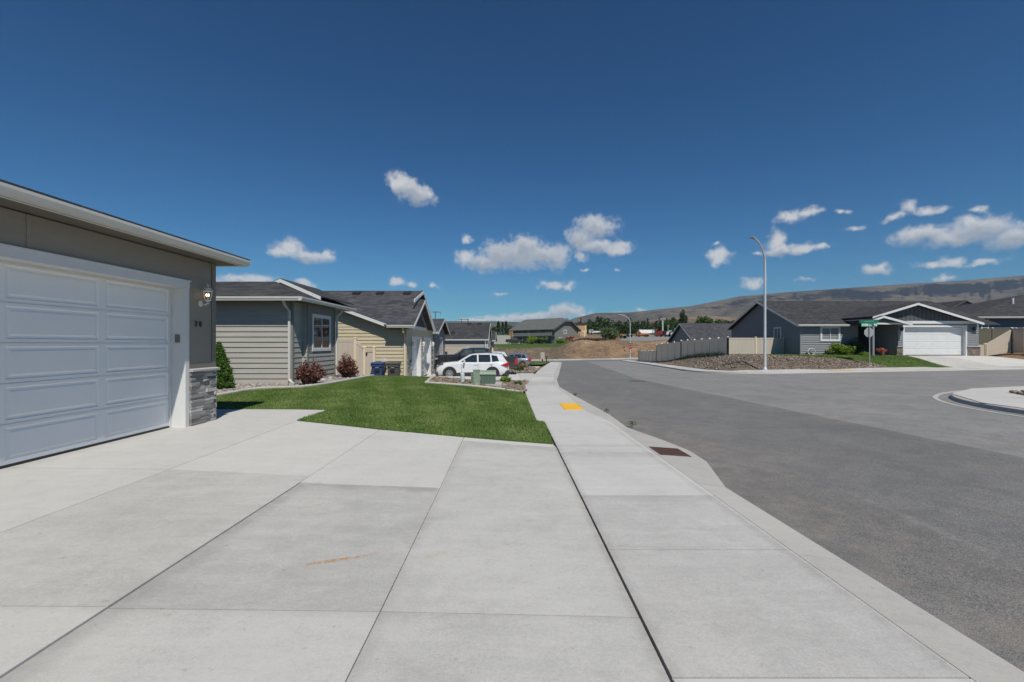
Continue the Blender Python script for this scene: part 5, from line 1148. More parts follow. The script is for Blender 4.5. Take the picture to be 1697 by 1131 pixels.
# ================================================================== STREET FURNITURE
def street_lamp(x, y, z, arm, hgt, name='street_lamp'):
    t = thing('street_lamp', (x, y, z), 'tall galvanised street lamp standing in the crushed rock of the corner lot', 'street lamp', 'street lamps along the street')
    ax, ay = arm; H0 = hgt-1.7
    path = [(x, y, z+.12+(H0-.12)*k/8) for k in range(9)]
    for k in range(1, 9):
        a = math.pi/2*k/8*.93; path.append((x+ax*(1-math.cos(a)), y+ay*(1-math.cos(a)), z+H0+1.62*math.sin(a)))
    rs = [.098-.045*i/(len(path)-1) for i in range(len(path))]
    m = MB(); m.tube(path, rs, 12); m.build('pole', galv, t, smooth=True)
    m = MB(); m.box(x-.20, x+.20, y-.20, y+.20, z, z+.05); m.lathe([(.16, .05), (.14, .20), (.12, .24)], (x, y, z), 12); m.build('base_plate', galv, t)
    e = path[-1]; d = Vector((ax, ay, 0)).normalized(); l = math.hypot(ax, ay)
    m = MB(); p0 = Vector(e)-d*.05; p1 = p0+d*.62+Vector((0, 0, .03)); n = Vector((d.y, -d.x, 0))
    m.add([tuple(p0+n*.07+Vector((0, 0, -.05))), tuple(p0-n*.07+Vector((0, 0, -.05))), tuple(p0-n*.07+Vector((0, 0, .06))), tuple(p0+n*.07+Vector((0, 0, .06))),
           tuple(p1+n*.15+Vector((0, 0, -.05))), tuple(p1-n*.15+Vector((0, 0, -.05))), tuple(p1-n*.13+Vector((0, 0, .05))), tuple(p1+n*.13+Vector((0, 0, .05)))],
          [(0, 1, 2, 3), (7, 6, 5, 4), (0, 4, 5, 1), (1, 5, 6, 2), (2, 6, 7, 3), (3, 7, 4, 0)]); m.build('lamp_head', alum, t, bevel=.02)
    return t
street_lamp(18.2, 32.55, h(18.2, 32.55)+.03, (-1.45, -1.2), 9.3)
t = street_lamp(23.4, 89.0, h(23.4, 79), (-2.1, -.3), 8.5)
t['label'] = 'slim pale street lamp by the far stop sign in front of the dirt bank'
def octagon(cx, cz, r): return [(cx+r*math.cos(math.pi/8+k*math.pi/4), cz+r*math.sin(math.pi/8+k*math.pi/4)) for k in range(8)]
sx, sy = 26.35, 33.4; sz = h(sx, sy)+.02
t = thing('street_sign', (sx, sy, sz), 'street name post with the grey back of a stop sign by the slate house lawn', 'sign')
m = MB(); m.box(sx-.024, sx+.024, sy-.024, sy+.024, sz-.1, 3.0); m.build('post', alum, t); m = MB(); m.box(sx-.1, sx+.1, sy-.1, sy+.1, sz, sz+.10); m.build('post_foot', kerbc, t)
m = MB(); m.prism([(a, sy+.05, b) for a, b in octagon(sx, 2.33, .37)], (0, .006, 0)); m.build('stop_sign', alum, t)
m = MB(); m.box(sx-.60, sx+.56, sy-.008, sy+.008, 2.76, 3.0); s1 = m.build('name_plate', sign_pg, t, bevel=.004)
m = MB()
rg = random.Random(4); x = sx-.56
for q in range(11):
    w = rg.choice((.05, .065, .075)); hh = .13
    if q not in (5, 8): m.box(x, x+w*.34, sy-.012, sy-.009, 2.81, 2.81+hh); m.box(x+w*.34, x+w, sy-.012, sy-.009, 2.81+rg.choice((0, .055, .1)), 2.81+rg.choice((.03, .13)) if False else 2.94)
    x += w+.04
m.build('lettering', letter, s1)
m = MB(); p0 = (sx-.50, sy+.30); p1 = (sx+.45, sy-.30); f = frame(p0, p1); m.box(0, f.L, -.008, .008, 3.03, 3.25, f); s2 = m.build('name_plate', sign_g, t)
m = MB(); m.box(.25, .85, .0085, .011, 3.09, 3.18, f); m.build('lettering', sign_pg, s2)
x, y = 22.1, 84.0; z = h(22, 79)
t = thing('stop_sign', (x, y, z), 'red stop sign on a thin post next to the far street lamp', 'sign')
m = MB(); m.box(x-.03, x+.03, y-.03, y+.03, z-.2, 1.3); m.build('post', galv, t)
m = MB(); m.prism([(a, y-.05, b) for a, b in octagon(x, .92, .42)], (0, .006, 0)); s = m.build('sign_face', sign_r, t)
text_part('lettering', 'STOP', .27, (x, y-.055, .83), 'y', letter, s, .002)
m = MB(); m.box(x-.5, x+.5, y-.01, y+.01, 1.38, 1.60); m.build('name_plate', sign_g, t)
x, y = 5.2, 74.0; z = h(x, y)
t = thing('mailbox', (x, y, z), 'beige cluster mailbox on a pedestal at the end of the pavement', 'mailbox')
m = MB(); m.box(x-.32, x+.32, y-.25, y+.25, z+.55, z+1.62); b = m.build('cabinet', vinyl_g, t, bevel=.03)
m = MB(); m.box(x-.09, x+.09, y-.09, y+.09, z, z+.55); m.build('pedestal', blk, t)
m = MB()
for i in range(2):
    for k in range(5): m.box(x-.28+.29*i, x-.02+.29*i, y-.262, y-.251, z+.62+.19*k, z+.79+.19*k)
m.build('mail_door', vinyl, b)
x, y = 5.9, 74.6
t = thing('bollard', (x, y, h(x, y)), 'short dark post beside the cluster mailbox', 'bollard'); m = MB(); m.lathe([(.1, -.1), (.1, .85), (.14, .86), (.14, .98), (.05, 1.05)], (x, y, h(x, y)), 10); m.build('post', pole_w, t)
# storm drain, tactile pads, manhole
def drain():
    z = lambda y: kz(2.5, y)+.004
    t = thing('storm_drain', (2.45, 7.0, kz(2.45, 7)), 'rusty iron storm drain grate set in the kerb', 'drain')
    x0, x1, y0, y1 = 2.22, 2.68, 6.74, 7.30
    m = MB()
    def qb(a, b, c, d, th): m.add([(a, c, kz(a, c)-.02), (b, c, kz(b, c)-.02), (b, d, kz(b, d)-.02), (a, d, kz(a, d)-.02), (a, c, kz(a, c)+th), (b, c, kz(b, c)+th), (b, d, kz(b, d)+th), (a, d, kz(a, d)+th)], [(3, 2, 1, 0), (4, 5, 6, 7), (0, 1, 5, 4), (1, 2, 6, 5), (2, 3, 7, 6), (3, 0, 4, 7)])
    qb(x0, x1, y0, y0+.03, .009); qb(x0, x1, y1-.03, y1, .009); qb(x0, x0+.03, y0+.03, y1-.03, .009); qb(x1-.03, x1, y0+.03, y1-.03, .009)
    for k in range(10): qb(x0+.05+.037*k, x0+.069+.037*k, y0+.03, y1-.03, .008)
    for k in range(4): qb(x0+.03, x1-.03, y0+.1+.11*k, y0+.125+.11*k, .0065)
    m.build('grate', rust, t)
    m = MB(); qb(x0+.01, x1-.01, y0+.01, y1-.01, .003); m.build('pit', blk, t)
drain()
def pad(poly, zf, mat, label, d=.022):
    o = sheet('tactile_pad', [poly], zf, mat, 5.0, .02, kind=None); props(o, label, 'tactile pad')
    m = MB(); (x0, y0), (x1, y1) = poly[0], poly[2]; sp = .06 if mat is yellow_pad else .12
    nx_, ny_ = int((x1-x0)/sp), int((y1-y0)/sp); V = []; 
    for i in range(nx_):
        for j in range(ny_):
            x, y = x0+sp*(i+.5), y0+sp*(j+.5); z = zf(x, y)
            m.add([(x-d, y-d, z), (x+d, y-d, z), (x+d, y+d, z), (x-d, y+d, z), (x-d*.6, y-d*.6, z+.006), (x+d*.6, y-d*.6, z+.006), (x+d*.6, y+d*.6, z+.006), (x-d*.6, y+d*.6, z+.006)], [(4, 5, 6, 7), (0, 1, 5, 4), (1, 2, 6, 5), (2, 3, 7, 6), (3, 0, 4, 7)])
    ORG.setdefault(o.name, Vector((0, 0, 0))); m.build('domes', mat, o)
pad([(1.44, 12.06), (1.95, 12.06), (1.97, 13.6), (1.46, 13.6)], lambda x, y: S(y)+.010, yellow_pad, 'bright yellow tactile paving pad in the near pavement ramp')
pad([(22.2, 31.35), (23.9, 31.35), (23.9, 32.0), (22.2, 32.0)], lambda x, y: float(P(x, y))+.075, sand_pad, 'faded sandy tactile pad in the pavement across the side street', .04)
t = props(sheet('manhole_cover', [[(7.15+.45*math.cos(a*.3927)-.0, 25.6+.45*math.sin(a*.3927)) for a in range(16)]], lambda x, y: rz(x, y)+.006, rust, 5.0, .02, kind=None), 'round dark manhole cover in the middle of the street', 'manhole')
# utility boxes on the crushed rock
def zb(x, y): return h(x, y)+.02
x0, x1, y0, y1 = -1.17, -.60, 17.75, 18.4; z = zb(-.8, 18)+.08
t = thing('transformer_box', (-.84, 18, z), 'dark green transformer cabinet, wide and ribbed, beside the white car', 'utility box')
m = MB(); m.prism([(x0, y0, z), (x0, y1, z), (x0, y1, z+.45), (x0, y0+.06, z+.41), (x0, y0, z+.35)], (x1-x0, 0, 0)); b = m.build('cabinet', green_box, t, bevel=.012)
m = MB(); m.prism([(x0-.02, y0-.02, z+.36), (x0-.02, y0+.05, z+.43), (x0-.02, y1+.02, z+.47), (x0-.02, y1+.02, z+.50), (x0-.02, y0+.045, z+.46), (x0-.02, y0-.02, z+.39)], (x1-x0+.04, 0, 0)); m.build('lid', green_pale, b)
m = MB()
for k in range(5): m.box(x0+.05+.12*k, x0+.075+.12*k, y0-.012, y0-.001, z+.04, z+.32)
m.build('rib', green_box, b)
x0, x1, y0, y1 = -1.45, -1.19, 17.7, 17.95; z = zb(-1.3, 17.8)
t = thing('telecom_pedestal', (-1.32, 17.8, z), 'tall pale green telecom pedestal standing against the dark green cabinet', 'utility box')
m = MB(); m.box(x0, x1, y0, y1, z, z+.54); b = m.build('cabinet', green_pale, t, bevel=.012)
m = MB(); m.box(x0-.015, x1+.015, y0-.015, y1+.015, z+.541, z+.58); m.build('lid', green_pale, b, bevel=.008)
m = MB()
for k in range(5): m.box(x0-.10, x0-.001, y0+.02, y1-.02, z+.04+.085*k, z+.075+.085*k)
m.box(x0-.09, x0-.001, y0+.05, y1-.05, z, z+.42); m.build('meter_fins', green_pale, b)
x, y = -1.90, 18.0; z = zb(x, y)
t = thing('white_standpipe', (x, y, z), 'short white capped standpipe in the crushed rock by the green boxes', 'pipe')
m = MB(); m.lathe([(.07, -.05), (.07, .12)], (x, y, z), 12); m.build('pipe', pvc, t, smooth=True); m = MB(); m.lathe([(.08, .125), (.085, .30), (.085, .36), (.06, .385)], (x, y, z), 12); m.build('cap', pvc, t, smooth=True)
# bins by the cream house wall
def bin_(x, y, mat, label):
    z = h(x, y)
    t = thing('wheelie_bin', (x, y, z), label, 'bin', 'bins against the cream wall')
    a, b, hb = .215, .275, .98
    m = MB(); m.add([(x-a, y-a, z+.03), (x+a, y-a, z+.03), (x+a, y+a, z+.08), (x-a, y+a, z+.08), (x-b, y-b-.03, z+hb), (x+b, y-b-.03, z+hb), (x+b, y+b, z+hb), (x-b, y+b, z+hb)], [(3, 2, 1, 0), (4, 5, 6, 7), (0, 1, 5, 4), (1, 2, 6, 5), (2, 3, 7, 6), (3, 0, 4, 7)]); body = m.build('bin_body', mat, t, bevel=.03)
    m = MB(); m.prism([(x-b-.03, y-b-.08, z+hb-.02), (x-b-.03, y+b+.03, z+hb-.02), (x-b-.03, y+b+.06, z+hb+.05), (x-b-.03, y, z+hb+.09), (x-b-.03, y-b-.08, z+hb+.035)], (2*b+.06, 0, 0)); m.build('lid', mat, t, bevel=.015)
    m = MB(); m.box(x-b-.02, x+b+.02, y-b-.055, y-b-.02, z+hb-.14, z+hb-.025); m.build('rim', mat, t)
    m = MB(); m.box(x-.10, x+.11, y-b-.045, y-b+.04, z+.60, z+.72); m.build('hand_recess', blk, body)
    m = MB(); m.box(x-.08, x+.09, y-b-.04, y-b+.02, z+.77, z+.81); m.build('sticker', alum, body)
    for s in (-1, 1):
        m = MB(); m.lathe([(.02, -.03), (.12, -.025), (.12, .025), (.02, .03)], (x+s*(a+.02), y+a+.03, z+.12), 14, 'x'); m.build('wheel', tyre_m, t)
bin_(-6.52, 22.5, blue_bin, 'blue wheelie bin nearest the fence gate'); bin_(-5.76, 22.5, grey_bin, 'dark grey wheelie bin near the cream wall corner')

# ================================================================== VEHICLES (fronts face the houses, -x)
def wheel(t, x, y, z, r, w, side, spokes=10, rim=rim_m):
    m = MB(); m.lathe([(r*.64, -w/2), (r*.93, -w/2), (r, -w*.3), (r, w*.3), (r*.93, w/2), (r*.64, w/2), (r*.64, -w/2)], (x, y, z), 30, 'y', False); wh = m.build('wheel', tyre_m, t, smooth=True)
    m = MB(); yo = y+side*w*.46
    m.lathe([(r*.60, 0), (r*.66, side*.012), (r*.67, -side*.01), (r*.60, -side*.02), (r*.60, 0)], (x, yo, z), 30, 'y', False)
    for k in range(spokes):
        a = 2*math.pi*k/spokes; c, s_ = math.cos(a), math.sin(a); p = lambda rr, tt, dy: (x+rr*c-tt*s_, yo+dy, z+rr*s_+tt*c)
        w0, w1 = r*.05, r*.085
        m.add([p(r*.12, -w0, 0), p(r*.62, -w1, 0), p(r*.62, w1, 0), p(r*.12, w0, 0), p(r*.12, -w0, -side*.03), p(r*.62, -w1, -side*.03), p(r*.62, w1, -side*.03), p(r*.12, w0, -side*.03)], [(0, 1, 2, 3), (7, 6, 5, 4), (0, 4, 5, 1), (1, 5, 6, 2), (2, 6, 7, 3), (3, 7, 4, 0)])
    m.lathe([(.001, 0), (r*.16, 0), (r*.16, -side*.04), (.001, -side*.04)], (x, yo+side*.004, z), 16, 'y')
    m.build('rim', rim, wh)
    m = MB(); m.lathe([(.001, 0), (r*.63, 0), (r*.63, -side*.01), (.001, -side*.01)], (x, yo-side*.045, z), 24, 'y'); m.build('brake_disc', blk, wh)
def loft(mb, secs, cap=True):
    n = len(secs[0]); vs = [p for s in secs for p in s]; fs = []
    for i in range(len(secs)-1):
        for j in range(n): fs.append((i*n+j, i*n+(j+1) % n, (i+1)*n+(j+1) % n, (i+1)*n+j))
    if cap: fs.append(tuple(range(n-1, -1, -1))); fs.append(tuple((len(secs)-1)*n+j for j in range(n)))
    mb.add(vs, fs)
def arch(mb, x, z, r0, r1, y, side, a0=-12, a1=192, n=18, th=.03):
    for k in range(n):
        a, b = R(a0+(a1-a0)*k/n), R(a0+(a1-a0)*(k+1)/n)
        q = [(r0, a), (r1, a), (r1, b), (r0, b)]
        mb.add([(x+rr*math.cos(t_), y, z+rr*math.sin(t_)) for rr, t_ in q]+[(x+rr*math.cos(t_), y-side*th, z+rr*math.sin(t_)) for rr, t_ in q], [(0, 1, 2, 3), (7, 6, 5, 4), (1, 5, 6, 2), (0, 3, 7, 4), (0, 4, 5, 1), (2, 6, 7, 3)])
def car(spec, X, Yn, Z):
    """X = front end, Yn = near side, Z = ground"""
    W = spec['W']; hw = W/2; yc = Yn+hw; q = lambda x, y, z: (X+x, yc+y, Z+z)
    t = thing(spec['name'], (X+spec['L']/2, yc, Z), spec['label'], spec['cat'])
    m = MB(); secs = []
    for (x, zb_, zm, zt, k) in spec['body']:      # x, underside, shoulder, top, width factor
        w = hw*k; secs.append([q(x, y, z) for y, z in ((-w*.86, zb_), (-w*.97, zb_+.10), (-w, zb_+(zm-zb_)*.45), (-w*.985, zm-.06), (-w*.93, zm), (-w*.72, zt-.004), (0, zt+.012), (w*.72, zt-.004), (w*.93, zm), (w*.985, zm-.06), (w, zb_+(zm-zb_)*.45), (w*.97, zb_+.10), (w*.86, zb_))])
    loft(m, secs); body = m.build('body', spec['paint'], t, smooth=True)
    # cabin
    cab = spec['cab']; zb0 = spec['belt']; zr0 = spec['roofz']; wb, wr = hw*.93, hw*spec.get('tumble', .74)
    yw = lambda z: wb+(wr-wb)*min(1, max(0, (z-zb0)/(zr0-zb0)))
    m = MB(); secs = []
    for (x, zl, zt) in cab: secs.append([q(x, -yw(zl), zl), q(x, -yw(zt), zt), q(x, -yw(zt)*.8, zt+.03*(zt-zl > .2)), q(x, 0, zt+.045*(zt-zl > .2)), q(x, yw(zt)*.8, zt+.03*(zt-zl > .2)), q(x, yw(zt), zt), q(x, yw(zl), zl)])
    loft(m, secs); m.build('cabin', spec['paint'], t, smooth=True)
    for poly in spec['glass']:
        for sd in (-1, 1):
            m = MB(); m.prism([q(x, sd*(yw(z)+.004), z) for x, z in poly], (0, sd*.006, 0)); m.build('side_window', spec.get('pane', carglass), t)
    for nm, ((xa, za), (xb, zb_)) in (('windscreen', spec['ws']), ('rear_window', spec['rw'])):
        m = MB(); e = .06; d = Vector((zb_-za, 0, -(xb-xa))).normalized()*.055; d = d if (d.x < 0) == (nm == 'windscreen') else -d
        pts = [q(xa, -(yw(za)-e), za), q(xa, yw(za)-e, za), q(xb, yw(zb_)-e, zb_), q(xb, -(yw(zb_)-e), zb_)]
        m.prism([tuple(Vector(p)+d) for p in pts], tuple(d*.4)); m.build(nm, spec.get('pane', carglass), t)
    r = spec['wr']
    for xw in spec['wheels']:
        for sd in (-1, 1):
            m = MB(); m.lathe([(.001, 0), (r*1.13, 0), (r*1.13, .004), (.001, .004)], q(xw, sd*(hw+.002)-(.004 if sd < 0 else 0), r+.01), 26, 'y'); m.build('wheel_well', blk, t)
            m = MB(); arch(m, X+xw, Z+r+.01, r*1.10, r*spec.get('archk', 1.30), yc+sd*(hw+.022), sd); m.build('wheel_arch', spec.get('clad', clad), t)
            wheel(t, X+xw, yc+sd*(hw-.075), Z+r, r, .22, sd, spec.get('spokes', 10))
    m = MB()
    for sd in (-1, 1):
        pts = [q(x, sd*(hw+.008), z) for x, z in spec['sill']]; m.prism(pts, (0, -sd*.08, 0))
    m.build('sill_cladding', spec.get('clad', clad), t)
    for (x0, x1, z0, z1) in spec.get('bump', []):
        m = MB(); m.box(X+x0, X+x1, yc-hw*.93, yc+hw*.93, Z+z0, Z+z1); m.build('bumper', spec.get('bumpm', clad), t, bevel=.03)
    for nm, mt in (('headlight', spec.get('headm', clear_l)), ('taillight', red_l)):
        for sd in (-1, 1):
            m = MB(); m.prism([q(x, sd*(hw*spec.get('lk', .955)), z) for x, z in spec[nm]], (0, sd*(hw*(1-spec.get('lk', .955))+.012), 0)); m.build(nm, mt, t)
    for sd in (-1, 1):
        mx, mz = spec['mirror']; m = MB(); m.box(X+mx, X+mx+.10, yc+sd*(hw+.16)-.10, yc+sd*(hw+.16)+.10, Z+mz-.06, Z+mz+.09); m.box(X+mx+.03, X+mx+.08, min(yc+sd*(hw*.9), yc+sd*(hw+.08)), max(yc+sd*(hw*.9), yc+sd*(hw+.08)), Z+mz-.06, Z+mz-.02); m.build('wing_mirror', spec['paint'], t, bevel=.03)
        for hx, hz in spec['handles']:
            m = MB(); m.box(X+hx, X+hx+.2, yc+sd*(hw*.985)-.015, yc+sd*(hw*.985)+.03 if sd > 0 else yc+sd*(hw*.985)+.015, Z+hz, Z+hz+.03); m.box(X+hx, X+hx+.2, yc+sd*hw-.018, yc+sd*hw+.018, Z+hz, Z+hz+.03); m.build('door_handle', spec['paint'], t)
        for dx in spec.get('seams', []):
            m = MB(); m.box(X+dx, X+dx+.012, yc+sd*(hw*.998)-.006, yc+sd*(hw*.998)+.006, Z+.40, Z+spec['belt']-.08); m.build('door_seam', blk, t)
    return t, q, yc, hw
suv = dict(name='white_car', label='white compact SUV parked sideways behind the green utility boxes', cat='car', L=4.6, W=1.85, paint=car_w, belt=1.04, roofz=1.62, tumble=.78,
    body=[(0, .34, .72, .74, .72), (.05, .27, .86, .90, .86), (.22, .24, .97, 1.0, .95), (.7, .23, 1.02, 1.07, 1.0), (1.35, .23, 1.06, 1.12, 1.0), (2.3, .23, 1.06, 1.10, 1.0), (3.4, .23, 1.08, 1.12, 1.0), (4.2, .26, 1.09, 1.13, .98), (4.48, .32, 1.02, 1.08, .93), (4.6, .45, .86, .90, .84)],
    cab=[(1.28, 1.02, 1.06), (2.08, 1.02, 1.53), (2.5, 1.02, 1.615), (3.2, 1.02, 1.63), (3.9, 1.02, 1.59), (4.16, 1.02, 1.545), (4.52, 1.0, 1.05)],
    glass=[[(1.58, 1.09), (2.60, 1.09), (2.58, 1.545), (2.28, 1.525), (1.98, 1.37)], [(2.70, 1.09), (3.46, 1.09), (3.40, 1.545), (2.68, 1.55)], [(3.55, 1.10), (3.98, 1.16), (3.84, 1.47), (3.49, 1.53)]],
    ws=((1.36, 1.10), (2.10, 1.50)), rw=((4.48, 1.10), (4.18, 1.51)), wr=.355, wheels=(.88, 3.57), archk=1.26, sill=[(1.30, .22), (3.15, .22), (3.15, .47), (1.34, .42)],
    bump=[(-.02, .12, .26, .46), (4.20, 4.625, .27, .58)], headm=blk, headlight=[(.05, .88), (.50, .99), (.46, 1.03), (.09, .97)], taillight=[(4.10, .90), (4.52, 1.06), (4.60, .98), (4.585, .78), (4.42, .82)], mirror=(1.78, 1.12), handles=[(2.42, .90), (3.40, .93)], seams=[1.62, 2.66, 3.52], spokes=10)
tw, q, yc, hw = car(suv, -4.70, 28.55, -.74)
m = MB(); m.box(-.70, -.50, yc-hw*.55, yc+hw*.55, .80, .835); m.build('spoiler', car_w, tw)
m = MB()
for sd in (-1, 1): m.tube([(-2.55, yc+sd*.60, .87), (-2.45, yc+sd*.61, .92), (-1.2, yc+sd*.61, .90), (-1.05, yc+sd*.60, .84)], .018, 6)
m.build('roof_rail', blk, tw)
pick = dict(name='black_pickup', label='black crew cab pickup truck parked behind the white SUV', cat='pickup truck', L=6.0, W=2.05, paint=car_k, belt=1.30, roofz=1.95, tumble=.78,
    body=[(0, .58, 1.20, 1.23, .86), (.06, .52, 1.36, 1.39, .95), (.25, .50, 1.40, 1.45, .99), (1.35, .50, 1.42, 1.49, 1.0), (1.75, .50, 1.36, 1.40, 1.0), (3.6, .50, 1.31, 1.35, 1.0), (3.70, .50, 1.27, 1.29, 1.0), (5.60, .52, 1.28, 1.30, 1.0), (5.75, .62, 1.26, 1.28, .97)],
    cab=[(1.28, 1.28, 1.36), (2.00, 1.28, 1.85), (2.5, 1.28, 1.93), (3.4, 1.28, 1.93), (3.74, 1.28, 1.86), (3.82, 1.28, 1.32)],
    glass=[[(1.70, 1.42), (2.62, 1.40), (2.62, 1.83), (2.12, 1.82)], [(2.74, 1.40), (3.56, 1.40), (3.50, 1.83), (2.74, 1.84)]],
    ws=((1.42, 1.46), (2.0, 1.84)), rw=((3.82, 1.40), (3.76, 1.82)), wr=.42, wheels=(1.0, 4.55), archk=1.24, sill=[(1.55, .50), (3.9, .50), (3.9, .60), (1.55, .60)],
    bump=[(-.04, .16, .50, .80), (5.68, 5.82, .58, .74)], bumpm=clad, headm=alum, headlight=[(.03, 1.14), (.24, 1.17), (.24, 1.28), (.06, 1.27)], taillight=[(5.52, .84), (5.755, .82), (5.755, 1.21), (5.56, 1.21)], mirror=(1.72, 1.46), handles=[(2.35, 1.16), (3.3, 1.16)], seams=[1.6, 2.68, 3.62], spokes=6)
pick['lk'] = .965; pick['pane'] = glassmat('reflection_tone_glass', (0.075, 0.092, 0.085), .03)  # reflections on the panes are put into a paler glass colour
tp, q, yc, hw = car(pick, -5.25, 31.3, -.74)
m = MB(); m.box(-1.45, .42, yc-hw*.86, yc+hw*.86, .53, .585); m.build('bed_cover', clad, tp)
cross = dict(suv); cross.update(name='grey_crossover', label='purplish grey crossover parked on the farther driveway', W=1.82, paint=car_g,
    taillight=[(4.15, .92), (4.50, 1.25), (4.60, 1.18), (4.59, .80), (4.45, .84)])
car(cross, -2.2, 52.4, h(1.5, 53)-.17)
wcar = dict(suv); wcar.update(name='white_hatchback', label='white car showing only its roof between the black pickup and the grey crossover', cat='car')
car(wcar, -4.75, 48.2, h(-1, 48.5)+.02)
def box_truck(x, y, z, L, W, Hh, paintm, label, rear=False, cab=None, s=1.0):
    t = thing('truck', (x+L/2, y, z), label, 'truck')
    m = MB(); m.box(x, x+L*.30, y, y+W, z+.5, z+Hh); 
    c = m.build('cab', cab or paintm, t, bevel=.12)
    m = MB(); m.box(x+.25, x+L*.28, y-.02, y+.03, z+Hh*.62, z+Hh*.9); m.build('window', carglass, c)
    m = MB(); m.box(x+L*.32, x+L, y, y+W, z+.75, z+Hh*.72); m.build('load_bed', paintm, t, bevel=.06)
    m = MB(); m.box(x, x+L, y+.2, y+W-.2, z+.4, z+.72); m.build('chassis', blk, t)
    for k in (.14, .68, .86):
        m = MB(); m.lathe([(.1, -.12), (.48, -.12), (.5, 0), (.48, .12), (.1, .12)], (x+L*k, y+.05, z+.5), 16, 'y'); m.build('wheel', tyre_m, t)
    return t
def lot(px, Y): x = (px-846)/754*Y; return x, h(x, Y)+.06
for px, Y, L, Hh, mt, cb, lab in ((1087, 172, 2.6, 2.9, car_r, car_r, 'dark red truck on the far parking lot beside the flood light pole'), (1101, 171, 2.4, 2.4, galv, car_k, 'grey pickup between the red truck and the flood light pole'), (1108, 171, 3.6, 2.3, car_w, car_w, 'white truck parked to the right of the flood light pole'), (1120, 170, 3.4, 3.3, car_w, car_w, 'tall white truck beside the dark roofed slate grey house'), (1113, 176, 2.4, 2.6, car_r, car_k, 'small red and black truck between two white trucks'), (1096, 176, 2.2, 2.2, clad, clad, 'black vehicle behind the flood light pole foot'), (1056, 170, 4.5, 1.9, car_o, car_o, 'orange loader on the far parking lot before the white shed roof'), (1028, 150, 1.9, 1.5, car_o, car_o, 'small rusty orange machine near the round green bush'), (1040, 168, 1.6, 1.4, car_w, clad, 'small pale vehicle behind the far street lamp')):
    x, z = lot(px, Y); box_truck(x, Y, z, L, 2.0, Hh, mt, lab, cab=cb)
x, z = lot(977, 190); box_truck(x, 190, z+.6, 5.6, 2.2, 2.0, car_w, 'white pickup parked beyond the round green bush', cab=car_w)
lx, ly = 8.5, 150.0
t = dict(pick); t.update(name='dark_pickup', label='dark grey pickup standing on the grass before the two storey lodge', paint=clad); car(t, -1.6, 150, h(1, 151)+.30)
